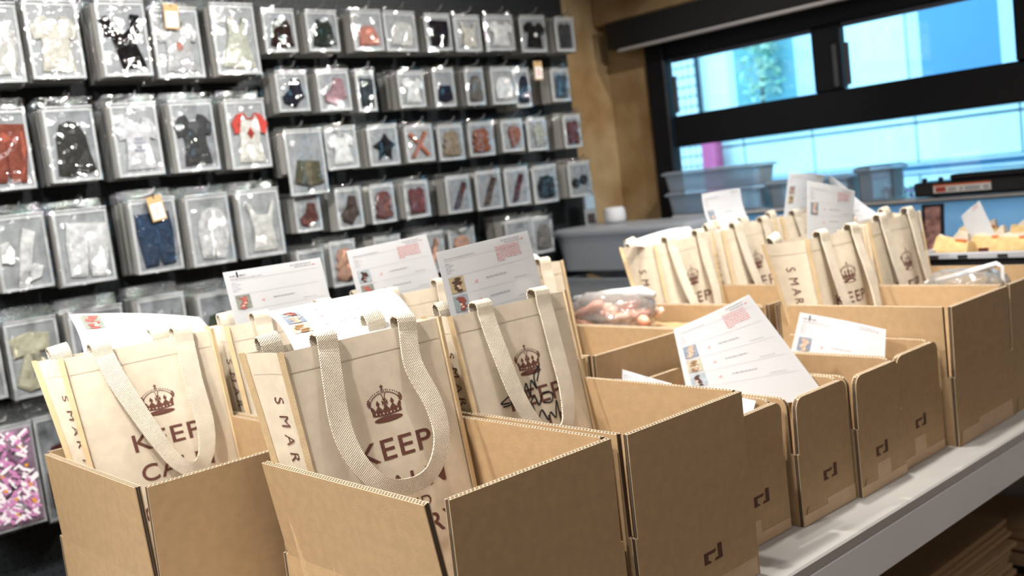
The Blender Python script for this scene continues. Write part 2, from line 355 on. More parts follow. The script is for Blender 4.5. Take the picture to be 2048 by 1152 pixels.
# ------------------------------------------------------------------ outside: street and the building opposite
PANEL = mat('white_cladding', (0.80, 0.86, 0.86), 0.5, 0.03, 1.5)
FRAMEW = mat('pale_frame', (0.62, 0.68, 0.80), 0.4)
SEAM = mat('cladding_seam', (0.10, 0.22, 0.36), 0.6)
BLUEGL = mat('blue_glazing', (0.10, 0.26, 0.46), 0.25, 0.1, 1.0)
tag(MB().box(5.6, 12, -6, 14, ZF - 0.3, ZF - 0.15).build('street', mat('street_paving', (0.30, 0.30, 0.30), 0.9, 0.1, 4)), 'pale paved street outside the window', 'street', kind='structure')
bd = empty('building', (9.0, 4.5, ZF - 0.15), 'white clad building across the street with blue windows', 'building')
zb = ZF - 0.15
def fb(name, y0, y1, z0, z1, mt, x0=0.0, x1=0.06): return MB().box(x0, x1, y0 - 4.5, y1 - 4.5, z0 - zb, z1 - zb).build(name, mt, bd)
fb('core', -3, 11, ZF - 0.1, 4.5, SEAM, 0.07, 0.6)
ys = [8.2, 6.30, 5.495, 4.44, 3.527, 2.6, 1.6, 0.5, -1]
for i in range(len(ys) - 1):
    a, b = ys[i + 1] + 0.012, ys[i] - 0.012
    fb('lower_panel', a, b, -1.2, 0.60, PANEL); fb('middle_panel', a, b, 0.72, 1.06, PANEL)
    fb('upper_strip', a, b, 1.085, 1.125, PANEL); fb('upper_strip', a, b, 1.145, 1.30, PANEL)
fb('rail', -1, 6.2, 0.62, 0.64, FRAMEW, -0.06, -0.03); fb('rail', -1, 6.2, 0.69, 0.71, FRAMEW, -0.06, -0.03)
for a, b, nm, mt in ((6.42, 6.78, 'upper_panel', PANEL), (6.33, 6.42, 'window_frame', FRAMEW), (5.62, 6.33, 'window_pane', mat('green_grey_glazing', (0.16, 0.36, 0.42), 0.25, 0.15, 1.2)), (5.40, 5.62, 'window_frame', FRAMEW), (4.48, 5.40, 'upper_panel', PANEL), (4.345, 4.46, 'window_frame', FRAMEW), (3.65, 4.345, 'window_pane', BLUEGL), (3.50, 3.65, 'window_frame', FRAMEW), (2.5, 3.49, 'upper_panel', PANEL), (1.4, 2.49, 'window_pane', BLUEGL), (-1, 1.39, 'upper_panel', PANEL)):
    fb(nm, a, b, 1.31, 2.6, mt); 
fb('parapet', -1, 8.2, 2.62, 3.3, PANEL)
bw = empty('tiled_wall', (8.90, 7.2, zb), 'grey tiled wall seen through the left of the window', 'wall')
TILE = mat('blue_grey_tile', (0.80, 0.80, 0.86), 0.4, 0.06, 8); GROUT = mat('dark_grout', (0.05, 0.06, 0.08), 0.8)
MB().box(0.02, 0.09, -0.43, 1.4, 0, 4.6).build('grout', GROUT, bw)
tm = MB().box(0, 0.03, 0.006, 0.074, 0.008, 0.098); tme = None
for i in range(12):
    for k in range(24):
        y, z = -0.43 + i * 0.08, 1.95 + k * 0.106
        if tme is None: t = tm.build('tile', TILE, bw); tme = t.data
        else: t = link('tile', tme, bw)
        t.location = (0, y, z)
pk = empty('sign_board', (8.84, 6.54, zb), 'pink upright sign board in the street', 'sign')
MB().box(0, 0.03, -0.0, 0.19, 0, 2.50, bev=0.005).build('board', mat('pink_paint', (0.62, 0.07, 0.20), 0.4), pk)
MB().box(-0.005, 0.04, -0.05, -0.001, 0, 2.50).build('side_post', mat('dark_pink', (0.40, 0.03, 0.12), 0.4), pk)
def leafy(name, loc, sx, sz, n, leaf, mts, label, group=None, seed=1):
    r = random.Random(seed); e = empty(name, loc, label, 'plant', group)
    m = MB()
    for i in range(n):
        a = r.uniform(0, 6.28); h = r.random(); rr = sx * math.sqrt(r.random()) * (1 - 0.4 * h)
        c = Vector((rr * math.cos(a), rr * math.sin(a), sz * (0.15 + 0.85 * h))); d = Vector((r.gauss(0, 1), r.gauss(0, 1), r.gauss(0, 0.6))).normalized(); q = d.cross(Vector((r.gauss(0, 1), r.gauss(0, 1), 1))).normalized()
        m.add([c - d * leaf, c + q * leaf * 0.4, c + d * leaf, c - q * leaf * 0.4], [(0, 1, 2, 3)], r.randrange(len(mts)))
    m.build('foliage', mts, e)['kind'] = 'stuff'
    MB().tube([(0, 0, 0), (0.01, 0, sz * 0.6)], [0.02, 0.008], 6).build('stem', mat('bark', (0.12, 0.07, 0.04), 0.9), e)
LEAF = [mat('leaf_green', (0.26, 0.50, 0.34), 0.6), mat('leaf_pale', (0.55, 0.68, 0.52), 0.6)]
fb('added_ledge', 5.55, 6.30, 1.33, 1.37, FRAMEW, -0.30, 0.0)  # ledge added only to carry the stand-in foliage
leafy('reflection_leaves', (8.85, 5.92, 1.371), 0.26, 0.75, 230, 0.05, LEAF, 'pale green foliage standing in for a reflection in the building window')  # modelled leaves replace foliage reflected in the glass
fl = [mat('leaf_bright', (0.08, 0.42, 0.10), 0.6), mat('flower_violet', (0.42, 0.12, 0.55), 0.6), LEAF[1]]
pl_ = empty('planter', (6.0, 3.10, zb), 'white planter box outside the window', 'planter')
MB().box(-0.1, 0.1, -0.5, 0.5, 0, 0.58 - zb, bev=0.01).build('trough', FRAMEW, pl_)
for i, (y, lb) in enumerate(((3.17, 'bright green bedding plant in the planter, nearer the tiled wall'), (3.02, 'bright green bedding plant in the planter, nearer the heat sealer'))):
    leafy('bedding_plant', (6.0, y, 0.57), 0.07, 0.10, 90, 0.02, fl, lb, 'bedding plants', i)
# ------------------------------------------------------------------ white packing table
tb = empty('packing_table', (2.1, 2.1, ZF), 'long white packing table carrying the cardboard boxes', 'table')
TX0, TX1, TY0, TY1 = -0.9, 4.66, 1.355, 2.86
def tbx(name, x0, x1, y0, y1, z0, z1, mt, bev=0.004): return MB().box(x0 - 2.1, x1 - 2.1, y0 - 2.1, y1 - 2.1, z0 - ZF, z1 - ZF, bev=bev).build(name, mt, tb)
tbx('tabletop', TX0, TX1, TY0, TY1, -0.033, 0.0, WHITE_TOP, 0.005)
tbx('apron', TX0 + 0.002, TX1 - 0.002, TY0 + 0.002, TY0 + 0.03, -0.150, -0.0335, APRON); tbx('apron', TX0 + 0.002, TX1 - 0.002, TY1 - 0.03, TY1 - 0.002, -0.150, -0.0335, APRON)
for x in (TX0 + 0.05, 1.2, TX1 - 0.15):
    for y in (TY0 + 0.08, TY1 - 0.18): tbx('leg', x, x + 0.10, y, y + 0.10, ZF, -0.0335, APRON)
# flattened cartons lying under the table
shm = {}
def sheet(w, d, i):
    k = (w, d)
    if k not in shm: shm[k] = MB().box(0, w, 0, d, 0, 0.0165, 0, 0).build('flattened_carton', [KRAFT]); o = shm[k]
    else: o = link('flattened_carton', shm[k].data)
    return o
r2 = random.Random(3)
def pile(x, y, w, d, z0, n, label, group):
    for i in range(n):
        o = sheet(w, d, i); o.location = (x + r2.uniform(-0.02, 0.02), y + r2.uniform(-0.014, 0.014), z0 + i * 0.0175); o.rotation_euler = (0, 0, r2.uniform(-0.015, 0.015))
        tag(o, label, 'carton', group)
pile(2.75, 1.72, 1.25, 0.85, ZF, 36, 'flattened kraft carton in the long pile under the table', 'long pile of flattened cartons')
pile(4.22, 1.62, 0.36, 0.9, ZF, 18, 'flattened carton in the lower pile under the table end', 'short pile of flattened cartons')
o = MB().box(0, 0.40, 0, 0.9, 0, 0.03).build('foam_sheet', mat('black_foam', (0.006, 0.006, 0.006), 0.9)); o.location = (4.2, 1.61, ZF + 18 * 0.0175 + 0.002)
tag(o, 'black foam sheet on the lower carton pile', 'foam sheet')
pile(4.22, 1.64, 0.36, 0.9, ZF + 18 * 0.0175 + 0.034, 9, 'flattened carton resting above the black foam sheet', 'cartons above the foam sheet')
# ------------------------------------------------------------------ cardboard boxes
T = 0.014
def outline(L, H, r=0.0, n=5):
    if not r: return [(-L / 2, 0), (L / 2, 0), (L / 2, H), (-L / 2, H)]
    p = [(-L / 2, 0), (L / 2, 0)]
    for k in range(n + 1):
        a = math.pi / 2 * k / n; p.append((L / 2 - r + r * math.cos(a), H - r + r * math.sin(a)))
    for k in range(n + 1):
        a = math.pi / 2 * (1 + k / n); p.append((-L / 2 + r + r * math.cos(a), H - r + r * math.sin(a)))
    return p
def panel(pts):
    m = MB(); n = len(pts); v = [(x, 0, z) for x, z in pts] + [(x, T, z) for x, z in pts]
    m.add(v, [tuple(range(n)), tuple(range(2 * n - 1, n - 1, -1))], 0)
    for i in range(n):
        (a, b), (c, d) = pts[i], pts[(i + 1) % n]
        m.add(v, [(i, i + n, (i + 1) % n + n, (i + 1) % n)], 1 if abs(c - a) > abs(d - b) else 2)
    return m
def logo(parent, x, z, y=-0.0006, s=1.0):
    m = MB()
    for pts in ([(0, 0), (0.026, 0), (0.020, 0.006), (0.0145, 0.006), (0.0145, 0.020), (0.040, 0.020), (0.046, 0.027), (0, 0.027)], [(0.036, 0), (0.067, 0), (0.067, 0.036), (0.051, 0.036), (0.051, 0.0065), (0.042, 0.0065)]):
        m.poly([(x + a * s, z + b * s) for a, b in pts], y, y + 0.0008)
    return m.build('printed_logo', PRINT, parent)
def carton(x0, x1, y0, y1, hb, hf, label, group=None, tilt=(1, 1, 1, 1), rnd_r=0.0, tapes=(), logo_at=None, seam=False):
    """open box; tilt = outward lean in degrees of front, back, left, right flap"""
    wx, dy = x1 - x0, y1 - y0
    e = empty('cardboard_box', ((x0 + x1) / 2, (y0 + y1) / 2, 0.001), label, 'box', group)
    sides = (('front', wx, (0, -dy / 2), 0.0, tilt[0]), ('back', wx, (0, dy / 2), math.pi, tilt[1]), ('left', dy - 2 * T - 0.002, (-wx / 2, 0), -math.pi / 2, tilt[2]), ('right', dy - 2 * T - 0.002, (wx / 2, 0), math.pi / 2, tilt[3]))
    fr = None
    for nm, L, (lx, ly), rz, ti in sides:
        p = panel(outline(L, hb)).build({'front': 'front_panel', 'back': 'back_panel'}.get(nm, 'side_panel'), [KRAFT, EDGE, SIDE], e, (lx, ly, 0), (0, 0, rz))
        if nm == 'front': fr = p
        panel(outline(L - 0.014, hf, rnd_r)).build('flap', [KRAFT, EDGE, SIDE], e, (lx, ly, hb), (math.radians(ti), 0, rz))
    MB().box(-wx / 2 + T, wx / 2 - T, -dy / 2 + T, dy / 2 - T, 0, T).build('bottom_panel', KRAFT, e)
    for i, (a, b, c, d) in enumerate(tapes): MB().box(a - wx / 2, b - wx / 2, -0.0012 - 0.0006 * i, -0.0002 - 0.0002 * i, c + 0.001, d).build('tape', TAPE, fr)
    if logo_at: logo(fr, logo_at[0] - wx / 2, logo_at[1])
    if seam:
        m = MB(); pp = spline([(0.003, 0.001), (0.010, 0.018), (0.019, 0.042), (0.030, 0.049)], 4); v = []
        for (a, b) in pp: v += [(a - wx / 2, -0.0006, b), (a + 0.0035 - wx / 2, -0.0006, b)]
        m.add(v, [(2 * i, 2 * i + 1, 2 * i + 3, 2 * i + 2) for i in range(len(pp) - 1)])
        m.build('flap_seam', DARK, fr)
    return e
G1, G2, G3 = 'open cartons along the front of the table', 'open cartons along the back of the table', 'small mailer boxes on the table'
HB, HF = 0.222, 0.224
carton(1.047, 1.492, 1.437, 2.08, HB, HF, 'large open carton nearest the camera, holding a tote bag with curled handle', G1, (1, 2, 8, 0.3))
carton(1.512, 1.93, 1.42, 2.075, HB, HF, 'large open carton holding the tote signed in black marker', G1, (0.5, 2, 0.2, 0.3), logo_at=(0.215, 0.088), tapes=((0.19, 0.43 - 0.02, 0.0, 0.045),))
carton(3.064, 3.498, 1.45, 2.08, HB, HF, 'large open carton just beyond the four small mailers', G1, (1, 1, 0.5, 0.3), tapes=((0.03, 0.41, 0.0, 0.045), (0.15, 0.40, 0.04, 0.06)), seam=True)
carton(3.510, 4.005, 1.455, 2.08, HB, HF, 'large open carton at the right edge, holding a zip bag', G1, (1, 1, 0.2, 1), seam=True)
carton(0.777, 1.236, 2.135, 2.775, HB, HF, 'large open carton at far left in front of the pink pack', G2, (1.5, 1, 2.5, 0.5))
carton(1.250, 1.700, 2.135, 2.775, HB, HF, 'open carton behind the nearest carton, second in the back row', G2, (1, 1, 0.5, 0.5))
carton(1.710, 2.145, 2.135, 2.775, HB, HF, 'open carton hidden behind the signed tote, third in the back row', G2, (1, 1, 0.5, 0.5))
carton(2.155, 2.600, 2.115, 2.765, HB, HF, 'open carton in the back row directly before the bag of pink parts', G2, (0.5, 1, 0.5, 0.3))
carton(2.610, 3.050, 2.110, 2.765, HB, HF, 'open carton in the back row with a clear bag of pink parts', G2, (0.5, 1, 0.3, 0.3))
carton(3.062, 3.528, 2.112, 2.770, HB, HF, 'open carton in the back row just past the bag of pink parts', G2, (0.5, 1, 0.3, 0.3))
carton(3.540, 4.000, 2.112, 2.770, HB, HF, 'open back-row carton standing behind the carton past the mailers', G2, (0.5, 1, 0.3, 0.3))
carton(4.010, 4.450, 2.112, 2.770, HB, HF, 'last open carton of the back row near the window', G2, (0.5, 1, 0.3, 0.3))
MH, MF = 0.196, 0.150
carton(1.968, 2.222, 1.52, 2.06, MH, MF, 'small mailer box beside the large carton of the signed tote', G3, (3, 2, 0, 1), 0.03, ((0.05, 0.12, 0.0, 0.065), (0.0, 0.25, 0.0, 0.03)), (0.10, 0.10))
carton(2.236, 2.500, 1.49, 2.06, MH, MF, 'small mailer box with a big tilted printed sheet in it', G3, (1.5, 2, 0, 1), 0.03, ((0.12, 0.264, 0.0, 0.045), (0.0, 0.264, 0.0, 0.03)), (0.112, 0.094), True)
carton(2.508, 2.764, 1.472, 2.06, MH, MF, 'small mailer box with a square tape patch below its logo', G3, (1.2, 2, 0.2, 1), 0.03, ((0.09, 0.165, 0.0, 0.075), (0.0, 0.256, 0.0, 0.03)), (0.09, 0.094), True)
carton(2.772, 3.046, 1.487, 2.06, MH, MF, 'small mailer box farthest along, against the large carton', G3, (0.6, 2, 0.2, 0.4), 0.03, ((0.08, 0.15, 0.02, 0.08), (0.0, 0.27, 0.0, 0.03)), (0.095, 0.105))
# ------------------------------------------------------------------ tote bags
def crown_shapes():
    """printed crown, unit box, returns (dark polygons, light polygons)"""
    D = []; W_ = []
    def disc(cx, cy, rx, ry, n=12, a0=0.0): return [(cx + rx * math.cos(2 * math.pi * k / n + a0), cy + ry * math.sin(2 * math.pi * k / n + a0)) for k in range(n)]
    lo = lambda x: 0.13 + 0.24 * (x - 0.5) ** 2 * 1.2; hi = lambda x: lo(x) + 0.20
    D.append(disc(0.5, 0.085, 0.39, 0.08, 24))
    xs = [0.10 + 0.80 * k / 16 for k in range(17)]
    for a, b in zip(xs, xs[1:]): D.append([(a, lo(a) + 0.045), (b, lo(b) + 0.045), (b, hi(b)), (a, hi(a))])
    for c in (0.10, 0.30, 0.50, 0.70, 0.90):                      # mounds carrying crosses and lozenges
        D.append([(c - 0.10 if c > 0.15 else c - 0.02, hi(c)), (c + 0.10 if c < 0.85 else c + 0.02, hi(c)), (c + 0.02, hi(c) + 0.10), (c - 0.02, hi(c) + 0.10)])
    for c in (0.30, 0.70): D.append([(c, hi(c) + 0.08), (c + 0.055, hi(c) + 0.17), (c, hi(c) + 0.27), (c - 0.055, hi(c) + 0.17)])
    for c, w in ((0.06, 0.05), (0.5, 0.08), (0.94, 0.05)):
        z = hi(c) + 0.19
        D.append([(c - w, z - 0.07), (c, z), (c - w, z + 0.07)]); D.append([(c + w, z + 0.07), (c, z), (c + w, z - 0.07)])
        D.append([(c - w * 0.7, z - 0.10), (c + w * 0.7, z - 0.10), (c, z)]); D.append([(c + w * 0.7, z + 0.10), (c - w * 0.7, z + 0.10), (c, z)])
    for s in (-1, 1):                                              # arches and their beads
        pts = [(0.5 + s * q[0], q[1]) for q in spline([(0.42, 0.50), (0.37, 0.62), (0.25, 0.72), (0.10, 0.775), (0.045, 0.74), (0.015, 0.60)], 5)]
        for (a, b), (c, d) in zip(pts, pts[1:]):
            t = Vector((c - a, d - b)).normalized() * 0.011; D.append([(a - t.y, b + t.x), (a + t.y, b - t.x), (c + t.y, d - t.x), (c - t.y, d + t.x)])
        for q in spline([(0.465, 0.55), (0.42, 0.67), (0.28, 0.775), (0.10, 0.835)], 3): D.append(disc(0.5 + s * q[0], q[1], 0.016, 0.019, 8))
    for k in range(16):
        a, b = 2 * math.pi * k / 16, 2 * math.pi * (k + 1) / 16
        D.append([(0.5 + r * math.cos(t), 0.83 + r * 1.1 * math.sin(t)) for r, t in ((0.052, a), (0.052, b), (0.036, b), (0.036, a))])
    D += [[(0.49, 0.80), (0.51, 0.80), (0.51, 0.87), (0.49, 0.87)], [(0.48, 0.885), (0.52, 0.885), (0.51, 1.0), (0.49, 1.0)], [(0.455, 0.925), (0.545, 0.925), (0.545, 0.96), (0.455, 0.96)]]
    for c in (0.2, 0.4, 0.6, 0.8): W_.append([(c, lo(c) + 0.07), (c + 0.022, lo(c) + 0.11), (c, lo(c) + 0.15), (c - 0.022, lo(c) + 0.11)])
    for c in (0.3, 0.5, 0.7): W_.append(disc(c, lo(c) + 0.10, 0.014, 0.018, 8))
    return D, W_
CD, CW = crown_shapes()
def tote(label, fl, W, zt, gdx, gdy, ly, hand, fold=0.003, seed=0, scribble=None, group='cream printed tote bags', fry=0.0, z0=0.02, flop=0.0):
    """cream tote; fl = front left rim corner (x, y), ly = how far the base comes forward, gdx/gdy = offset of the back rim"""
    r = random.Random(seed); Hh = zt - z0; e = empty('tote_bag', (fl[0], fl[1], z0), label, 'tote bag', group)
    def F(u, v, off=0.0):
        """front panel, v = depth below the rim in bag widths"""
        k = v * W / Hh; edge = min(1, 6 * u * (1 - u) + 0.02)
        y = -ly * k + fry * u
        y += edge * (-0.012 * math.sin(math.pi * min(1, max(0, k))) + fold * math.sin(u * 11 + seed + 1.5 * k) * (0.35 + 0.65 * min(1, max(0, k * 2.5))) + 0.010 * bag_noise(u * 3, k * 3, seed * 1.7, 1.0) * min(1, max(0, k * 5)))
        return Vector((u * W + (1 - 2 * u) * 0.02 * k, y - off, Hh * (1 - k)))
    kmax = Hh / W
    def back(u, v):
        k = v * W / Hh; t = max(0, 1 - k)
        return Vector((u * W + (1 - 2 * u) * 0.02 * k + gdx * t ** 1.6, gdy * (0.9 + 0.1 * t) - ly * k * 0.75 + fry * u * t, Hh * (1 - k)))
    def side(us, q, v):
        a, b = F(us, v), back(us, v); p = a.lerp(b, q); s = -1 if us < 0.5 else 1
        p.x += s * 0.012 * math.sin(math.pi * q) * (-1 if fold < 0.008 else 0.4); return p
    fp = part('front_panel', *grid(lambda u, v: F(u, v * kmax), 26, 26), CANVAS, e, smooth=True)
    part('back_panel', *grid(lambda u, v: back(u, v * kmax), 6, 10), CANVAS, e, smooth=True)
    sp = part('side_panel', *grid(lambda q, v: side(0, q, v * kmax), 8, 16), CANVAS, e, smooth=True)
    part('side_panel', *grid(lambda q, v: side(1, q, v * kmax), 8, 16), CANVAS, e, smooth=True)
    part('base_panel', *grid(lambda u, q: F(u, kmax).lerp(back(u, kmax), q) + Vector((0, 0, 0.001)), 4, 2), CANVAS, e)
    # hem band and binding strips
    part('hem', *grid(lambda u, v: F(0.012 + 0.976 * u, v * 0.112, 0.0007), 26, 4), CANVAS, e, smooth=True)
    part('hem', *grid(lambda q, v: side(0, 0.06 + 0.88 * q, v * 0.112) + Vector((-0.0008, 0, 0)), 8, 3), CANVAS, e, smooth=True)
    for fn, d in ((lambda v: F(0, v), (-0.004, -0.005)), (lambda v: F(1, v), (0.004, -0.005)), (lambda v: back(0, v), (-0.006, 0.003)), (lambda v: back(1, v), (0.006, 0.003))):
        pts = [fn(kmax * k / 14) + Vector((d[0], d[1], 0.003 if k == 0 else 0)) for k in range(15)]
        part('edge_binding', *ribbon(pts, [Vector((1, -0.35, 0)).normalized() if d[0] < 0 else Vector((1, 0.35, 0)).normalized()] * 15, 0.0065, 0.005), BIND, e)
    m = MB()
    for i in range(56):                                            # row of hem stitches
        a = 0.03 + 0.94 * i / 56
        m.add([F(a, 0.1035, 0.0012), F(a + 0.010, 0.1035, 0.0012), F(a + 0.010, 0.1085, 0.0012), F(a, 0.1085, 0.0012)], [(0, 1, 2, 3)])
    m.build('hem_stitching', THREAD, fp)['kind'] = 'stuff'
    # handles
    def strap(path, inside):
        pts = [Vector(q) for q in spline([tuple(p) for p, _ in path], 3)]; n = len(pts); wd = []
        for i in range(n):
            t = pts[min(i + 1, n - 1)] - pts[max(i - 1, 0)]; g = Vector((t.x, t.z)); 
            if g.length < 1e-6: g = Vector((0, 1))
            g.normalize(); wv = Vector((g.y, 0, -g.x))
            if wd and wv.dot(wd[-1]) < 0: wv = -wv
            if wd: wv = (wd[-1] * 0.35 + wv * 0.65).normalized()
            tn = t.normalized(); wv = (wv - tn * wv.dot(tn)).normalized(); wd.append(wv)
        return ribbon(pts, wd, [0.0255 * (1 - 0.28 * math.sin(math.pi * i / (n - 1)) ** 6) for i in range(n)], 0.0035)
    uL, uR = hand[0][0], hand[-1][0]
    mid = spline([(a, b) for a, b in hand], 5)
    path = [(F(uL, 0.16) + Vector((0, 0.012, 0)), 1), (F(uL, 0.03) + Vector((0, 0.012, 0)), 1), (F(uL, -0.035) + Vector((0, 0.010, 0)), 1), (F(uL, -0.062) + Vector((0, -0.004, 0)), 1), (F(uL, -0.045) + Vector((0, -0.022, 0)), 1)]
    n = len(mid)
    for i, (a, b) in enumerate(mid):
        if b < 0.015: continue
        q = i / (n - 1); path.append((F(a, b, 0.018 + 0.034 * math.sin(math.pi * q) + flop * math.sin(math.pi * q)), 1))
    path += [(F(uR, -0.045) + Vector((0, -0.022, 0)), 1), (F(uR, -0.062) + Vector((0, -0.004, 0)), 1), (F(uR, -0.035) + Vector((0, 0.010, 0)), 1), (F(uR, 0.03) + Vector((0, 0.012, 0)), 1), (F(uR, 0.16) + Vector((0, 0.012, 0)), 1)]
    part('handle', *strap(path, False), WEB, e, smooth=False)
    b0 = 0.14; b1 = 0.80
    bp = [(back(b0, 0.14) + Vector((0, 0.005, 0)), 1), (back(b0, 0.0) + Vector((0, 0.006, 0)), 1), (back(b0, -0.06) + Vector((0, 0.004, 0)), 1), (back(b0, -0.075) + Vector((0, -0.010, 0)), 1), (back(b0, -0.03) + Vector((0, -0.020, 0)), 1)]
    for a, b in spline([(b0, 0.05), (0.2, 0.3), (0.47, 0.5), (0.74, 0.3), (b1, 0.05)], 4): bp.append((back(a, b) + Vector((0, -0.016, 0)), 1))
    bp += [(back(b1, -0.03) + Vector((0, -0.020, 0)), 1), (back(b1, -0.075) + Vector((0, -0.010, 0)), 1), (back(b1, -0.06) + Vector((0, 0.004, 0)), 1), (back(b1, 0.0) + Vector((0, 0.006, 0)), 1), (back(b1, 0.14) + Vector((0, 0.005, 0)), 1)]
    part('handle', *strap(bp, True), WEB, e)
    # print on the front
    m = MB()
    for P in CD: m.add([F(0.41 + 0.235 * a, 0.475 - 0.20 * b, 0.0009) for a, b in P], [tuple(range(len(P)))])
    m.build('crown_print', INK, fp)
    m = MB()
    for P in CW: m.add([F(0.41 + 0.235 * a, 0.475 - 0.20 * b, 0.0016) for a, b in P], [tuple(range(len(P)))])
    m.build('crown_jewels', CANVAS, fp)
    for word, u0, u1, v0, v1, bo in (('KEEP', 0.285, 0.762, 0.557, 0.664, 0.012), ('CALM', 0.288, 0.802, 0.752, 0.858, 0.012), ('AND', 0.44, 0.672, 0.898, 0.955, 0.008), ('CARRY', 0.235, 0.842, 1.0, 1.106, 0.012), ('ON', 0.42, 0.66, 1.19, 1.296, 0.012)):
        if v1 > kmax - 0.02: continue
        g, f, _ = text_geo(word, bo * 0.75, 1.10)
        me = mesh('lettering', [F(u0 + (u1 - u0) * a, v1 - (v1 - v0) * b, 0.0009) for a, b in g], f, INK)
        bm = bmesh.new(); bm.from_mesh(me); bmesh.ops.triangulate(bm, faces=bm.faces[:])
        bmesh.ops.subdivide_edges(bm, edges=[x for x in bm.edges if x.calc_length() > 0.02], cuts=1); bm.to_mesh(me); bm.free()
        link('lettering', me, fp)
    # letters down the side, read from top to bottom
    for i, ch in enumerate('SMART'):
        g, f, asp = text_geo(ch, 0.0)
        v0 = 0.235 + i * 0.098; hq = 0.24; wv = (0.026 * min(asp, 1.1)) / W
        part('side_lettering', [side(0, 0.66 - hq * b, v0 + wv * a) + Vector((-0.0013, -0.0004, 0)) for a, b in g], f, INK, sp)
    if scribble:
        m = MB()
        for st in scribble:
            pts = [F(a, b, 0.0018) for a, b in spline(st, 5)]
            v, f = [], []
            for p, q in zip(pts, pts[1:]):
                t = (q - p); 
                if t.length < 1e-6: continue
                nn = Vector((-t.z, 0, t.x)).normalized() * 0.0022; k = len(v); v += [p - nn - t * 0.1, p + nn - t * 0.1, q + nn + t * 0.1, q - nn + t * 0.1]; f.append((k, k + 1, k + 2, k + 3))
            m.add(v, f)
        m.build('marker_signature', MARK, fp)
    return e
HA = [(0.24, 0), (0.265, 0.15), (0.31, 0.31), (0.395, 0.56), (0.49, 0.76), (0.60, 0.83), (0.70, 0.76), (0.755, 0.58), (0.765, 0.3), (0.79, 0)]
HBn = [(0.25, 0), (0.205, 0.2), (0.175, 0.42), (0.205, 0.60), (0.315, 0.745), (0.50, 0.79), (0.65, 0.745), (0.755, 0.60), (0.77, 0.42), (0.72, 0.2), (0.76, 0)]
HC = [(0.25, 0), (0.24, 0.2), (0.25, 0.45), (0.29, 0.63), (0.38, 0.79), (0.51, 0.85), (0.63, 0.79), (0.705, 0.6), (0.735, 0.35), (0.76, 0)]
SCR = [[(0.277, 0.605), (0.2, 0.595), (0.258, 0.573), (0.318, 0.551), (0.303, 0.579), (0.286, 0.616), (0.213, 0.617)], [(0.359, 0.56), (0.407, 0.528), (0.409, 0.609), (0.462, 0.519), (0.475, 0.604), (0.512, 0.509), (0.542, 0.57), (0.544, 0.488), (0.608, 0.436), (0.56, 0.525)], [(0.439, 0.636), (0.4, 0.7), (0.484, 0.627), (0.512, 0.621), (0.529, 0.675), (0.58, 0.612), (0.657, 0.622), (0.637, 0.676), (0.566, 0.667)], [(0.488, 0.767), (0.537, 0.71), (0.57, 0.781), (0.604, 0.739), (0.638, 0.781), (0.66, 0.727), (0.682, 0.678), (0.68, 0.787)], [(0.391, 0.56), (0.364, 0.618), (0.462, 0.658), (0.475, 0.711), (0.437, 0.742)]]
tote('cream tote at far left with a curled white sheet behind its rim', (0.825, 2.68), 0.402, 0.688, -0.042, 0.055, 0.16, HA, seed=1)
tote('cream tote in the carton nearest the camera, facing it squarely', (1.043, 1.95), 0.424, 0.693, -0.03, 0.105, 0.12, HBn, seed=2)
tote('cream tote signed across the print in black marker', (1.526, 1.975), 0.396, 0.684, -0.012, 0.08, 0.12, HC, seed=3, scribble=SCR)
tote('cream tote between the far left tote and the nearest one, behind', (1.270, 2.66), 0.41, 0.689, -0.012, 0.09, 0.1, HC, seed=4)
tote('cream tote half hidden behind the nearest tote and its bright sheet', (1.730, 2.66), 0.395, 0.683, -0.012, 0.09, 0.1, HC, seed=5)
tote('cream tote peeking out behind the signed tote', (2.172, 2.62), 0.385, 0.690, -0.012, 0.09, 0.1, HC, seed=6)
HG = [(0.22, 0), (0.20, 0.3), (0.22, 0.6), (0.29, 0.86), (0.46, 0.96), (0.64, 0.86), (0.71, 0.6), (0.72, 0.3), (0.76, 0)]
tote('cream tote beyond the pink parts with a sheet flopped over its rim', (3.105, 2.64), 0.405, 0.676, -0.065, 0.115, 0.08, HG, 0.009, 7, flop=0.012, fry=0.03)
tote('cream tote behind with a white sheet bending to the right', (3.568, 2.65), 0.415, 0.677, -0.02, 0.10, 0.08, HG, 0.010, 8, flop=0.012, fry=0.02)
tote('cream tote at the back whose handle loops stand near the window', (4.035, 2.66), 0.40, 0.680, -0.012, 0.09, 0.08, HC, 0.008, 9)
tote('cream tote in the carton past the mailers with an upright invoice', (3.105, 1.955), 0.38, 0.671, -0.105, 0.10, 0.08, HG, 0.010, 10, flop=0.012, fry=0.0)
tote('cream tote at the right with a narrow slanting sheet', (3.545, 1.965), 0.44, 0.676, -0.03, 0.09, 0.08, HG, 0.010, 11, flop=0.012, fry=0.02)
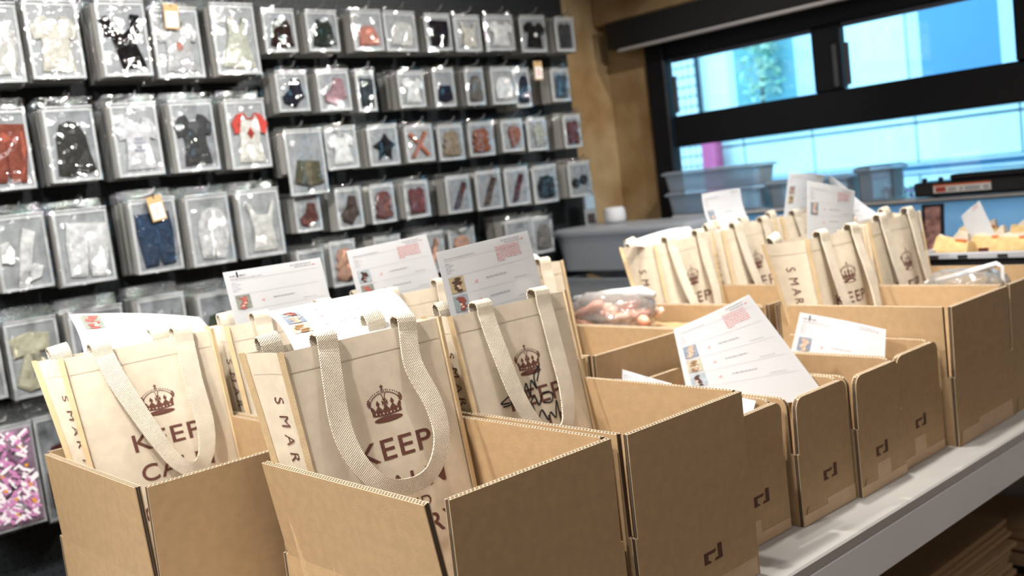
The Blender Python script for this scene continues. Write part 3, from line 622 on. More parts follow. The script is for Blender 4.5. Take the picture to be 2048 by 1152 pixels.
# ------------------------------------------------------------------ printed sheets
PW = 0.335                                                       # A4 width
def sheet_of_paper(label, TL, TR, BR, BL, curl=0.0, bow=0.0, thumbs=2, red=True, logo_=False, group='printed order sheets', fold=None, lines=True, vo=0.0, facing=(-0.6, -0.75, 0.3)):
    """printed order sheet; curl bends it along its height, bow across its width"""
    TL, TR, BR, BL = map(Vector, (TL, TR, BR, BL)); base = (BL + BR) / 2
    n = (TR - TL).cross(BL - TL).normalized()
    if n.dot(Vector(facing)) < 0: n = -n
    wd = ((TR - TL).length + (BR - BL).length) / 2; ht = ((BL - TL).length + (BR - TR).length) / 2
    def P(s, v, off=0.0):
        t = v * wd / ht
        p = TL.lerp(TR, s).lerp(BL.lerp(BR, s), t)
        return p + n * (curl * math.sin(math.pi * t) * (1 - 0.3 * s) + bow * math.sin(math.pi * s) * (1 - 0.5 * t) + off) - base
    vm = ht / wd
    e = empty('paper_sheet', base, label, 'paper sheet', group)
    v, f = grid(lambda s, t: P(s, t * vm), 16, 16); k = len(v); v2, _ = grid(lambda s, t: P(s, t * vm, -0.0012), 16, 16)
    part('sheet', v + v2, f + [tuple(i + k for i in q[::-1]) for q in f], PAPER, e, smooth=True)
    def quad(m, s0, s1, v0, v1, mi=0, off=0.0012):
        if v1 > vm - 0.01 or s1 > 0.99: return
        nn = max(1, int((s1 - s0) / 0.08))
        for i in range(nn):
            a, b = s0 + (s1 - s0) * i / nn, s0 + (s1 - s0) * (i + 1) / nn
            m.add([P(a, v0, off), P(b, v0, off), P(b, v1, off), P(a, v1, off)], [(0, 1, 2, 3)], mi)
    r = random.Random(label); m = MB()
    def words(s0, s1, v0, h, mi):
        s = s0
        while s < s1:
            l = r.uniform(0.012, 0.04); quad(m, s, min(s + l, s1), v0, v0 + h, mi); s += l + 0.008
    for y in (0.085, 0.215, 0.365, 0.515, 0.665): quad(m, 0.05, 0.94, y, y + 0.0022, 2)
    words(0.05, 0.36, 0.07, 0.0045, 0); words(0.66, 0.88, 0.025, 0.0055, 0); words(0.70, 0.88, 0.045, 0.0055, 0); quad(m, 0.89, 0.92, 0.044, 0.053, 1)
    for i in range(5): words(0.05, 0.10 + 0.03 * (i % 2), 0.105 + i * 0.018, 0.006, 2)
    if red:
        for i in range(7): words(0.58, 0.86 if i < 6 else 0.66, 0.068 + i * 0.0185, 0.007, 1)
    if logo_: quad(m, 0.115, 0.13, 0.018, 0.06, 3); quad(m, 0.118, 0.127, 0.008, 0.02, 3); words(0.05, 0.10, 0.04, 0.012, 0); words(0.14, 0.2, 0.04, 0.012, 0)
    for i in range(3):
        y = 0.285 + i * 0.15
        quad(m, 0.30, 0.307, y + 0.008, y + 0.02, 1); quad(m, 0.315, 0.327, y, y + 0.022, 1); words(0.42, 0.64, y, 0.0065, 0); words(0.72, 0.86, y + 0.055, 0.007, 2)
    if lines: m.build('printed_lines', [GREYINK, REDINK, PALEINK, MARK], e)
    TH = [('97a3ab', '8a4a42'), ('8490a0', 'c9a994'), ('bdb7a4', '8f6f50'), ('a9b4bd', '4a302c'), ('8a9088', 'a8605a'), ('b8a684', '574438')]
    for i in range(thumbs):
        y = 0.225 + vo + i * 0.15; q = TH[(len(label) + i) % len(TH)]; m = MB()
        if y + 0.125 > vm - 0.01: break
        quad(m, 0.055, 0.195, y, y + 0.125, 0)
        for k in range(9):                                         # soft figure made of overlapping patches
            mi = 2 if k in (5, 7) else 1; cx = 0.125 + r.uniform(-0.022, 0.022); cy = 0.02 + k * 0.0115 + r.uniform(-0.004, 0.004); rx = r.uniform(0.018, 0.04); ry = r.uniform(0.008, 0.014)
            if mi == 2: rx *= 0.5
            m.add([P(cx + rx * math.cos(a * 0.785 + k), y + cy + ry * math.sin(a * 0.785 + k), 0.0016 + k * 0.00008) for a in range(8)], [tuple(range(8))], mi)
        m.build('product_photo', [mat('photo_' + q[0], q[0], 0.6, 0.15, 120), mat('photo_' + q[1], q[1], 0.6, 0.2, 150), mat('photo_skin', 'e3c4b2', 0.6)], e)
    return e
sheet_of_paper('bright curled order sheet in the far left tote', (0.900, 2.80, 0.788), (1.284, 2.86, 0.710), (1.245, 2.72, 0.62), (0.880, 2.70, 0.60), 0.03, 0.015, 1, False, lines=False, vo=-0.21, facing=(-.2, -.6, .8))
sheet_of_paper('overlit order sheet leaning back from the nearest tote', (1.198, 2.30, 0.748), (1.578, 2.30, 0.749), (1.448, 1.985, 0.655), (1.102, 1.975, 0.655), 0.028, 0.0, 3, False, facing=(-.2, -.4, .9))
sheet_of_paper('upright order sheet with red notes in the signed tote', (1.560, 2.04, 0.842), (1.880, 2.04, 0.8585), (1.891, 2.00, 0.60), (1.563, 2.00, 0.59), 0.0, 0.006, 3, True)
sheet_of_paper('order sheet with a bottle logo and one photo, behind the far left tote', (1.302, 2.70, 0.838), (1.623, 2.70, 0.836), (1.657, 2.71, 0.60), (1.331, 2.71, 0.60), 0.0, 0.004, 1, False, True)
sheet_of_paper('order sheet with a red block, partly covered by the signed tote sheet', (1.719, 2.70, 0.843), (2.033, 2.70, 0.857), (2.099, 2.71, 0.58), (1.760, 2.71, 0.58), 0.0, 0.004, 2, True)
sheet_of_paper('white rounded sheet top in the tote peeking out behind', (2.30, 2.78, 0.735), (2.575, 2.76, 0.715), (2.55, 2.66, 0.58), (2.22, 2.66, 0.58), 0.03, 0.03, 0, False, lines=False)
sheet_of_paper('order sheet flopped flat over a rim beside the clear bin', (2.985, 2.69, 0.700), (3.54, 2.80, 0.705), (3.50, 2.745, 0.62), (3.18, 2.68, 0.62), 0.02, 0.03, 2, False, facing=(-.2, -.3, .9))
sheet_of_paper('bright order sheet bending to the right before the clear bins', (3.596, 2.76, 0.839), (3.936, 2.80, 0.835), (3.975, 2.735, 0.60), (3.66, 2.69, 0.60), -0.035, 0.01, 2, False)
sheet_of_paper('order sheet standing farthest back by the clear bins', (4.271, 2.75, 0.876), (4.587, 2.75, 0.838), (4.43, 2.735, 0.60), (4.12, 2.72, 0.60), 0.0, 0.008, 2, False)
sheet_of_paper('upright invoice with a red block in the tote past the mailers', (3.282, 2.04, 0.868), (3.615, 2.045, 0.799), (3.50, 2.02, 0.58), (3.20, 2.02, 0.58), 0.0, 0.01, 1, True)
sheet_of_paper('narrow slanting order sheet in the tote at the right', (3.398, 2.02, 0.879), (3.80, 2.20, 0.82), (3.955, 2.035, 0.62), (3.62, 2.03, 0.60), -0.03, 0.0, 2, False)
sheet_of_paper('big tilted order sheet in the second mailer', (2.40, 2.00, 0.487), (2.46, 1.755, 0.587), (2.475, 1.535, 0.29), (2.36, 1.93, 0.24), 0.0, -0.012, 3, True, facing=(-.9, -.3, .3))
sheet_of_paper('order sheet with a bottle logo lying in the last mailer', (2.95, 1.906, 0.444), (2.955, 1.606, 0.393), (2.92, 1.615, 0.17), (2.92, 1.985, 0.18), 0.0, -0.012, 2, False, True, facing=(-.9, -.3, .3))
sheet_of_paper('order sheet lying low in the first mailer', (2.15, 2.03, 0.385), (2.20, 1.58, 0.345), (2.11, 1.56, 0.26), (2.02, 2.02, 0.30), 0.0, 0.012, 0, False, facing=(-.4, -.2, .9))
sheet_of_paper('grey order sheet corner sticking up in the first mailer', (2.19, 2.035, 0.405), (2.20, 1.86, 0.372), (2.17, 1.85, 0.24), (2.14, 2.02, 0.24), 0.0, 0.006, 0, False, facing=(-.9, -.3, .3))
# ------------------------------------------------------------------ packs on the pegboard
def el(cx, cy, rx, ry, n=14): return [(cx + rx * math.cos(2 * math.pi * k / n), cy + ry * math.sin(2 * math.pi * k / n)) for k in range(n)]
TEE = [(-.34, 0), (.36, .01), (.28, .45), (.29, .60), (.42, .56), (.49, .78), (.32, .96), (.17, 1), (.10, .86), (-.10, .86), (-.17, 1), (-.32, .96), (-.49, .78), (-.42, .56), (-.29, .60), (-.27, .45)]
OUT = {'tee': [TEE], 'tee15': [[(-.12, 0), (.42, .03), (.30, .4), (.27, .62), (.40, .64), (.46, .98), (.26, 1), (.20, .76), (0, .64), (-.20, .76), (-.28, 1), (-.48, .94), (-.38, .62), (-.24, .6)]],
'dress': [[(-.42, 0), (.42, 0), (.26, .5), (.22, .68), (.26, .95), (.12, 1), (.07, .84), (-.07, .84), (-.12, 1), (-.26, .95), (-.22, .68), (-.26, .5)]],
'pants': [[(-.36, 0), (-.05, 0), (0, .55), (.05, 0), (.36, 0), (.43, .62), (.40, 1), (-.40, 1), (-.43, .62)]],
'legg': [[(-.30, 0), (-.03, 0), (0, .3), (.03, 0), (.30, 0), (.40, .45), (.38, .72), (.26, .92), (.1, 1), (-.1, 1), (-.26, .92), (-.38, .72), (-.40, .45)]],
'hood': [[(-.40, .02), (-.1, -.03), (.2, 0), (.44, .06), (.36, .4), (.33, .7), (.2, .94), (0, 1), (-.2, .94), (-.32, .7), (-.34, .4)]],
'cami': [[(-.3, 0), (.34, 0), (.26, .5), (.30, .72), (.38, 1), (.30, 1), (.18, .74), (-.18, .74), (-.30, 1), (-.38, 1), (-.30, .7), (-.24, .45)]],
'socks': [[(-.46, .42), (-.2, .36), (-.14, .62), (-.22, .8), (-.44, .78)], [(-.22, -.05), (.0, -.08), (.36, .9), (.1, 1.02), (-.02, .7)], [(.02, .0), (.3, .06), (.4, .26), (.2, .34), (.0, .2)]],
'blob': [[(-.38, .05), (0, 0), (.36, .04), (.42, .4), (.36, .78), (.1, .88), (-.25, .84), (-.42, .5)]],
'pattern': [[(-.5, 0), (.5, 0), (.5, 1), (-.5, 1)]], 'print': [[(-.36, 0), (.40, .02), (.36, .4), (.24, .66), (-.12, .7), (-.34, .5)]],
'tank': [[(-.34, 0), (.34, 0), (.36, .9), (.18, 1), (0, .92), (-.18, 1), (-.36, .9)]], 'skirt': [[(-.40, .08), (0, -.02), (.40, .08), (.32, .62), (-.32, .62)]],
'shorts': [[(-.44, .06), (-.02, 0), (.44, .08), (.36, .36), (.32, .56), (-.32, .56), (-.38, .34)]], 'skew': [[(-.36, .12), (.05, -.04), (.2, .16), (.40, .30), (.34, .62), (.30, .94), (-.02, .98), (-.12, .6), (-.40, .34)]],
'star': [[(-.24, 0), (-.02, .2), (.24, .02), (.26, .4), (.44, .55), (.2, .72), (.04, .95), (-.12, .72), (-.44, .5), (-.22, .36)]],
'cross': [[(-.40, .05), (-.28, 0), (.40, .92), (.28, 1)], [(.40, .05), (.28, 0), (-.40, .92), (-.28, 1)]],
'ruff': [[(-.36, .02), (0, -.03), (.36, .02), (.42, .16), (.30, .3), (.40, .42), (.32, .58), (.38, .7), (.26, .95), (0, 1), (-.26, .95), (-.38, .7), (-.30, .58), (-.42, .42), (-.32, .3), (-.42, .14)]],
'cone': [[(-.12, 0), (.16, .02), (.42, .6), (.34, .9), (.1, 1), (-.2, .94), (-.30, .7)]], 'leg': [[(-.30, -.02), (-.06, 0), (.12, .5), (.36, .96), (.16, 1.02), (-.10, .55)]],
'scarf': [[(-.40, .62), (.36, .66), (.42, .96), (0, 1.04), (-.42, .98)], [(-.12, .70), (.12, .70), (.44, .10), (.16, -.02)], [(.10, .72), (-.14, .72), (-.46, .14), (-.20, -.02)], [(-.2, .0), (.3, .02), (.2, .2), (-.1, .22)]],
'glass': [el(-.22, .4, .2, .2), el(.22, .5, .2, .2), [(-.06, .42), (.06, .46), (.06, .54), (-.06, .5)]]}
def garment(kind, w, h, mt, parent, y):
    m = MB()
    for P in OUT[kind]:
        n = len(P); cx = sum(p[0] for p in P) / n; cy = sum(p[1] for p in P) / n; v = []
        for dy, s in ((0, 1.0), (-0.007, 1.0), (-0.013, 0.86)): v += [((cx + (a - cx) * s) * w, dy, (cy + (b - cy) * s) * h) for a, b in P]
        v.append((cx * w, -0.015, cy * h))
        f = [(r * n + i, r * n + (i + 1) % n, (r + 1) * n + (i + 1) % n, (r + 1) * n + i) for r in range(2) for i in range(n)]
        bm_ = [tuple(range(2 * n, 3 * n))]
        m.add(v, f + bm_)
    return m.build('garment', mt, parent, (0, y, 0))
def frame_mesh(w, h, b, t):
    m = MB()
    m.box(-w / 2, w / 2, -t, 0, 0, b); m.box(-w / 2, w / 2, -t, 0, h - b, h); m.box(-w / 2, -w / 2 + b, -t, 0, b, h - b); m.box(w / 2 - b, w / 2, -t, 0, b, h - b)
    return m
slab = MB(); slab.box(-0.5, 0.5, 0.0, 0.010, 0, 1.0, 0); slab.box(-0.52, 0.52, 0.0104, 0.012, -0.01, 1.17, 1); slab_o = slab.build('garment_pack', [CARDSIDE, SLEEVE]); SLAB = slab_o.data; bpy.data.objects.remove(slab_o)
hk = MB(); hk.tube([(0, 0.0, 0.0), (0, -0.24, 0.0), (0, -0.29, 0.006), (0, -0.31, 0.025)], 0.0035, 6); hook_o = hk.build('peg_hook', STEEL, wall_back, (0, 0, 0)); HOOK = hook_o.data; first_hook = True
ROWS = {'L1': 'top large-pack row', 'L2': 'second large-pack row', 'L3': 'third large-pack row', 'L4': 'fourth large-pack row', 'L5': 'lowest large-pack row', 'r1': 'top small-pack row', 'r2': 'second small-pack row', 'r3': 'third small-pack row', 'r4': 'fourth small-pack row', 'r5': 'lowest small-pack row'}
PACKS = """L1|1.242|1.599|0.131|0.295|blob|d8d6d0|white folded top
L1|1.467|1.609|0.204|0.296|tee|e6dfcf|cream short-sleeved doll tee
L1|1.746|1.613|0.201|0.3|tee15|11131a|black scoop-neck doll tee
L1|1.975|1.601|0.211|0.289|tee|c9c9cb|light grey doll tee with a small chest emblem
L1|2.248|1.61|0.211|0.303|dress|cfd1bd|pale sage doll dress
L2|1.212|1.191|0.186|0.303|pants|a2452c|rust red doll dungarees
L2|1.47|1.201|0.194|0.29|hood|3f403e|charcoal hooded doll cape
L2|1.735|1.201|0.192|0.293|tee|dddce2|white ruffled doll tee printed with grey lettering
L2|1.989|1.2|0.196|0.294|tee|4a4d50|dark grey doll tee
L2|2.242|1.191|0.197|0.3|tee|f0ece0|white doll tee with red raglan sleeves
L3|1.218|0.804|0.185|0.284|socks|eeeceb|white knitted doll socks
L3|1.452|0.792|0.213|0.292|pants|f0efef|white doll trousers with short legs
L3|1.752|0.794|0.198|0.301|pants|274668|blue denim doll jeans
L3|1.996|0.789|0.2|0.299|legg|e6e4e4|white rounded doll leggings
L3|2.244|0.791|0.2|0.296|cami|e8e6df|white doll camisole
L4|1.198|0.389|0.175|0.294|scarf|dcd3ae|cream knotted doll scarf
L4|1.45|0.377|0.221|0.306|blob|55565a|dark folded doll skirt
L4|1.725|0.376|0.201|0.312|dress|b9bcbf|pale silver doll dress
L4|1.98|0.344|0.19|0.319|blob|45573f|moss green doll blouse
L4|0.98|0.408|0.155|0.277|blob|c8c8c8|plain white doll vest
L5|1.042|-0.101|0.183|0.395|pattern|cf9fc2|pink printed patchwork
L5|1.242|-0.114|0.171|0.411|blob|6b2026|dark red doll coat
r1|2.476|1.706|0.161|0.186|hood|36211f|maroon brown doll top
r1|2.705|1.708|0.176|0.184|hood|2c3a33|bottle green doll top
r1|2.962|1.711|0.178|0.188|print|e0836c|coral printed doll blouse
r1|3.162|1.706|0.2|0.189|blob|d9d9d4|silvery white doll top
r1|3.404|1.708|0.161|0.179|pants|1c1a28|navy doll trousers
r1|3.601|1.702|0.175|0.18|cami|d8d2c2|cream doll slip
r1|3.83|1.706|0.204|0.181|tee|ecebea|plain white doll tee
r1|4.085|1.696|0.189|0.193|tee|15181d|black doll tee with a tiny white logo
r1|4.34|1.698|0.157|0.186|tank|3a3d45|charcoal striped doll tank
r2|2.498|1.434|0.164|0.178|skew|1e2637|navy and white doll sailor top
r2|2.724|1.427|0.175|0.186|skew|b4848f|mauve doll cardigan
r2|2.906|1.416|0.104|0.185|pants|33404a|slate doll trousers
r2|3.184|1.425|0.163|0.172|tee|eef0f0|white doll shirt
r2|3.398|1.419|0.136|0.188|skirt|1a2338|navy doll skirt
r2|3.608|1.419|0.13|0.187|hood|77716b|taupe doll hood
r2|3.815|1.416|0.173|0.19|blob|f0f0f0|white frilled doll apron
r2|3.954|1.394|0.111|0.204|hood|1d2a40|dark blue doll hoodie
r2|4.257|1.414|0.151|0.18|tank|3c5468|steel blue doll vest
r3|2.494|1.045|0.202|0.293|shorts|5f5a44|olive camouflage doll shorts
r3|2.722|1.149|0.173|0.195|tee|f2f2f2|white long doll shirt
r3|2.967|1.147|0.177|0.191|star|1b2026|black doll swimsuit
r3|3.191|1.148|0.17|0.177|cross|c9683a|orange crossed doll straps
r3|3.396|1.14|0.165|0.177|ruff|a08a6c|tan ruffled doll blouse
r3|3.607|1.147|0.178|0.172|ruff|a2562f|rust ruffled doll blouse
r3|3.836|1.155|0.159|0.165|cone|9c5530|brown cone shaped doll bag
r3|4.025|1.147|0.152|0.173|cone|a9a999|pale khaki doll bag
r3|4.312|1.144|0.135|0.181|tank|6f3c40|plum doll dress
r4|2.489|0.874|0.134|0.16|skew|6a3a34|maroon doll stockings
r4|2.719|0.861|0.141|0.188|skew|54443f|dark brown doll boots
r4|2.917|0.865|0.145|0.184|ruff|7b4640|brick red doll blouse
r4|3.129|0.867|0.152|0.179|tank|7a3c40|wine red doll skirt
r4|3.404|0.861|0.164|0.187|leg|5a3029|brown slender doll stocking
r4|3.617|0.857|0.171|0.199|leg|5f4a3f|taupe slender doll stocking
r4|3.827|0.857|0.174|0.198|leg|5a2c36|burgundy slender doll stocking
r4|4.044|0.849|0.193|0.201|blob|20262f|black doll bow tie
r4|4.327|0.856|0.174|0.195|glass|2a2e33|black doll sunglasses
r5|2.468|0.597|0.141|0.186|blob|b0b0ac|grey doll collar
r5|2.648|0.592|0.146|0.209|ruff|cf9373|peach doll blouse beside the leaning sheets
r5|2.911|0.592|0.154|0.198|ruff|d9a384|pale peach doll top
r5|3.191|0.573|0.139|0.204|leg|c98f6f|peach slender doll stocking
r5|3.388|0.565|0.176|0.205|ruff|d69a78|apricot doll frill
r5|3.798|0.56|0.183|0.213|blob|aab0b4|silver doll purse
r5|3.979|0.569|0.154|0.197|hood|7a7570|grey brown doll cap"""
rp = random.Random(11)
STICK = mat('small_white_sticker', (0.85, 0.85, 0.85), 0.4)
nr = 0
for line in PACKS.strip().split('\n'):
    row, xc, zb_, w, h, kind, colr, lab = line.split('|'); xc, zb_, w, h = float(xc), float(zb_), float(w), float(h)
    big = row[0] == 'L'; yf = 4.16 if 'camouflage' in lab else 4.20
    if kind == 'pattern': zb_ += 0.0; 
    if xc < 1.3 and big: w = max(w, 0.195)
    e = empty('garment_pack', (xc, yf, zb_), 'clear pack with %s, %s' % (lab, ROWS[row]), 'garment pack', 'front packs on the pegboard', rp.uniform(-0.05, 0.05))
    pale = colr > 'c0'
    frame_mesh(w, h, 0.010 if not big else 0.012, 0.009).build('card_frame', CARD, e)
    MB().box(-w / 2 + 0.008, w / 2 - 0.008, -0.004, 0.0, 0.008, h - 0.008).build('backing', BACKING if not pale else mat('pale_backing', (0.42, 0.435, 0.45), 0.45, 0.15, 40), e)
    lc = lin(colr); gy = sum(lc) / 3
    gm = mat('cloth_' + colr, tuple(c * 0.72 + gy * 0.28 for c in lc), 0.85, 0.16, 55, 0.5, 60, 0.1)
    if kind == 'pattern': g = garment(kind, w * 0.9, h * 0.94, gm, e, -0.006); g.location.z = h * 0.03
    else: g = garment(kind, w * (0.92 if big else 0.88), h * (0.74 if big else 0.74), gm, e, -0.006); g.location.z = h * (0.09 if big else 0.12); g.rotation_euler.y = rp.uniform(-0.06, 0.10)
    if 'raglan' in lab:
        RED = mat('red_cloth', (0.42, 0.05, 0.04), 0.85)
        for s in (-1, 1): MB().poly([(s * a * w * 0.92, b * h * 0.74) for a, b in ((.29, .60), (.42, .56), (.49, .78), (.32, .96), (.18, .99), (.24, .8))], -0.016, -0.006).build('sleeve', RED, g)
        MB().poly([(0, .10), (.018, .128), (0, .156), (-.018, .128)], -0.0165, -0.014).build('chest_print', RED, g)
        MB().tube([(-0.028, -0.015, 0.218), (-0.014, -0.016, 0.193), (0.014, -0.016, 0.193), (0.028, -0.015, 0.218)], 0.004, 6).build('neck_trim', RED, g)
    if 'emblem' in lab:
        MB().poly(el(0.0, .105, .016, .02, 9), -0.0165, -0.014).build('chest_print', mat('emblem_brown', (0.16, 0.05, 0.05), 0.8, color2=(0.5, 0.25, 0.2), vscale=200), g)
    if 'lettering' in lab:
        m = MB()
        for i, ww in enumerate((.03, .045, .02, .045)): m.box(-ww / 2, ww / 2, -0.0165, -0.014, .122 - i * .016, .131 - i * .016)
        m.build('chest_print', mat('grey_print', (0.25, 0.26, 0.32), 0.8), g)
    if 'logo' in lab: MB().poly(el(0.0, .07, .012, .012, 8), -0.0165, -0.014).build('chest_print', STICK, g)
    if kind == 'tee15': MB().poly(el(0.0, h * .50, .030, .036, 14), -0.010, -0.006).build('neck_card', STICK, e)
    elif big and kind == 'tee': MB().poly(el(0.0, h * .68, .026, .022, 14), -0.010, -0.006).build('neck_card', STICK, e)
    if kind == 'pants' and big: MB().box(-0.002, 0.002, -0.0165, -0.012, 0.02, h * 0.5).build('seam', mat('seam_' + colr, tuple(c * 0.5 for c in lin(colr)), 0.9), g)
    if kind == 'pattern':
        m = MB(); cols = [mat('patch_pink', 'c27fae', 0.6), mat('patch_white', 'e8e2e6', 0.6), mat('patch_orange', 'd9922e', 0.6), mat('patch_grey', '4a4348', 0.6)]
        for i in range(190):
            a = rp.choice((0.5, 0.6, 2.1, 2.2, -0.5)); cx, cz = rp.uniform(-0.075, 0.075), rp.uniform(0.02, h * 0.9); mi = rp.choices((0, 1, 2, 3), (5, 6, 1, 1))[0]
            l, t = (rp.uniform(0.008, 0.022), rp.uniform(0.003, 0.007)) if mi != 2 else (0.006, 0.006); ca, sa = math.cos(a), math.sin(a); yy = -0.0162 - i * 0.00001
            m.add([(cx + ca * p * l - sa * q * t, yy, cz + sa * p * l + ca * q * t) for p, q in ((-1, -1), (1, -1), (1, 1), (-1, 1))], [(0, 1, 2, 3)], mi)
        m.build('printed_patches', cols, g)
    # clear sleeve with its header
    ph = rp.uniform(0, 50)
    hd = 0.050 if big else 0.034
    v, f = grid(lambda a, b: ((a - 0.5) * (w + 0.012), -0.021 + (0.006 + 0.010 * max(0, b - 0.8) * 5) * noise.noise(Vector((a * 5, b * 6, ph))) + 0.008 * abs(2 * a - 1) ** 4, -0.006 + b * (h + hd)), 12, 16)
    part('clear_sleeve', v, f, SLEEVE, e, smooth=True)
    MB().box(-w / 2, w / 2, -0.013, -0.011, h + 0.004, h + 0.010).build('zip_strip', STICK, e)
    n = 6 if big else (3, 2, 2)[nr % 3]; nr += 0 if big else 1
    depth = 0.215 if big else 0.19
    for i in range(n):
        o = link('garment_pack', SLAB, None, (xc + rp.uniform(-0.006, 0.006), yf + 0.012 + (i + rp.uniform(0, 0.3)) * depth / n, zb_ + rp.uniform(-0.006, 0.005)), (0, rp.uniform(-0.012, 0.012), rp.uniform(-0.03, 0.03)))
        o.location.x += (0.10 if big else 0.20) * (o.location.y - yf)
        if 'camouflage' in lab: o.location.z += 0.1
        o.scale = (w, (depth / n) / 0.012 * 0.80, h if 'camouflage' not in lab else h * 0.64)
        tag(o, 'clear pack hanging behind the %s pack' % lab, 'garment pack', 'packs behind the %s' % lab)
    hx = hook_o if first_hook else link('peg_hook', HOOK, wall_back); first_hook = False
    hx.location = (xc, YW, zb_ + h + (0.028 if big else 0.02))
# price tags clipped to three hooks
def price_tag(loc, label, ry):
    e = empty('price_tag', loc, label, 'price tag', 'kraft price tags')
    e.rotation_euler = (0, ry, 0)
    MB().box(-0.032, 0.032, 0, 0.003, -0.105, 0.0, bev=0.001).build('tag_card', mat('tag_kraft', (0.55, 0.37, 0.18), 0.7), e)
    MB().box(-0.026, 0.026, -0.001, 0, -0.097, -0.032).build('white_label', STICK, e)
    m = MB()
    for i, ww in enumerate((.02, .03, .024, .03)): m.box(-ww / 2, ww / 2, -0.002, -0.001, -0.048 - i * 0.011, -0.042 - i * 0.011)
    m.build('printed_price', REDINK, e)
    MB().tube([(0, 0, -0.012), (-0.004, -0.012, 0.006), (0.004, 0.004, 0.03)], 0.0018, 5).build('cord', MARK, e)
price_tag((1.952, 4.158, 1.905), 'kraft price tag on the light grey tee pack', 0.05)
price_tag((1.748, 4.158, 1.112), 'kraft price tag on the blue jeans pack', -0.16)
price_tag((4.06, 4.158, 1.64), 'kraft price tag on the second small-pack row', 0.0)
# ------------------------------------------------------------------ things by the window
SHELF = mat('white_shelf', (0.62, 0.63, 0.66), 0.5)
wsh = empty('side_counter', (4.62, 2.9, ZF), 'white counter with a raised ledge under the window', 'counter')
MB().box(-0.0, 0.285, -2.5, 1.45, 0, 0.40 - ZF, bev=0.006).build('counter_body', SHELF, wsh); 
wsh.location.x = 4.675
MB().box(0.10, 0.285, -2.5, 1.0, 0.655 - ZF, 0.672 - ZF, bev=0.003).build('ledge', SHELF, wsh)
MB().box(0.27, 0.285, -2.5, -2.48, 0.40 - ZF, 0.655 - ZF).build('bracket', SHELF, wsh)
MB().box(0.11, 0.285, 0.2, 0.22, 0.401 - ZF, 0.655 - ZF).build('bracket', SHELF, wsh)
MB().box(0.002, 0.28, -2.5, 1.45, 0.401 - ZF, 0.412 - ZF).build('dark_top', mat('dark_top', (0.03, 0.03, 0.035), 0.4), wsh)
def clear_bin(loc, sx, sy, sz, label, group='clear storage bins', taper=0.03, lid=True, rz=0.0, BIN=BIN):
    e = empty('storage_bin', loc, label, 'storage bin', group, rz)
    def ring(z, k, r=0.03):
        out = []; a, b = sx / 2 - k, sy / 2 - k
        for cx, cy, a0 in ((a - r, b - r, 0), (-a + r, b - r, 90), (-a + r, -b + r, 180), (a - r, -b + r, 270)):
            for q in range(4): t = math.radians(a0 + 30 * q); out.append((cx + r * math.cos(t), cy + r * math.sin(t), z))
        return out
    prof = [(0.004, taper + 0.01), (0.0, taper), (sz * 0.82, 0.008), (sz * 0.82, -0.004), (sz * 0.86, -0.004), (sz * 0.86, 0.006), (sz * 0.82, 0.012), (0.008, taper + 0.006)]
    v = []; f = []
    for z, k in prof: v += ring(z, k)
    for i in range(len(prof) - 1):
        for k in range(16): f.append((i * 16 + k, i * 16 + (k + 1) % 16, (i + 1) * 16 + (k + 1) % 16, (i + 1) * 16 + k))
    f.append(tuple(range((len(prof) - 1) * 16, len(prof) * 16)))
    part('bin_body', v, f, BIN, e)
    if lid:
        v = ring(sz * 0.865, -0.008) + ring(sz * 0.93, -0.008) + ring(sz, 0.01); f = [tuple(range(15, -1, -1)), tuple(range(32, 48))]
        for i in range(2):
            for k in range(16): f.append((i * 16 + k, i * 16 + (k + 1) % 16, (i + 1) * 16 + (k + 1) % 16, (i + 1) * 16 + k))
        part('lid', v, f, BIN, e)
    return e
# rack in the corner carrying the big bin
rk = empty('corner_table', (4.45, 3.85, ZF), 'low white table in the corner below the big clear bin', 'table')
MB().box(-0.24, 0.20, -0.55, 0.56, 0.10 - ZF, 0.13 - ZF, bev=0.004).build('tabletop', SHELF, rk)
for a in (-0.22, 0.16):
    for b in (-0.52, 0.50): MB().box(a, a + 0.03, b, b + 0.03, 0, 0.10 - ZF).build('leg', SHELF, rk)
clear_bin((4.44, 3.88, 0.42), 0.40, 1.0, 0.25, 'big clear bin with grey lid in the corner, cup-shaped speaker on it', BIN=MILKY)
clear_bin((4.44, 3.90, 0.132), 0.38, 0.92, 0.285, 'clear bin underneath the big corner bin', lid=False, BIN=MILKY)
for i, (y, z, c, lb) in enumerate(((4.25, 0.47, 'd8ccc4', 'small cream carton in the big corner bin at its end'), (4.05, 0.47, 'd4c8c0', 'small cream carton in the big corner bin, beside a dark one'), (4.14, 0.47, '2c3444', 'small dark carton in the big corner bin'))):
    e = empty('small_carton', (4.33, y, z - 0.03), lb, 'carton', 'small cartons in the big bin')
    MB().box(-0.025, 0.025, -0.028, 0.028, 0, 0.07, bev=0.003).build('body', mat('carton_' + c, c, 0.6), e); MB().box(-0.026, -0.0252, -0.012, 0.012, 0.01, 0.03).build('label', STICK, e)
e = empty('cardboard_sheet', (4.31, 4.20, 0.135), 'brown cardboard piece inside the lower corner bin', 'cardboard'); MB().box(0, 0.012, -0.09, 0.09, 0, 0.25).build('board', KRAFT, e, rot=(0.25, 0.1, 0)); MB().box(-0.001, 0.0, -0.03, 0.03, 0.03, 0.06).build('label', TAPE, e, rot=(0.25, 0.1, 0))
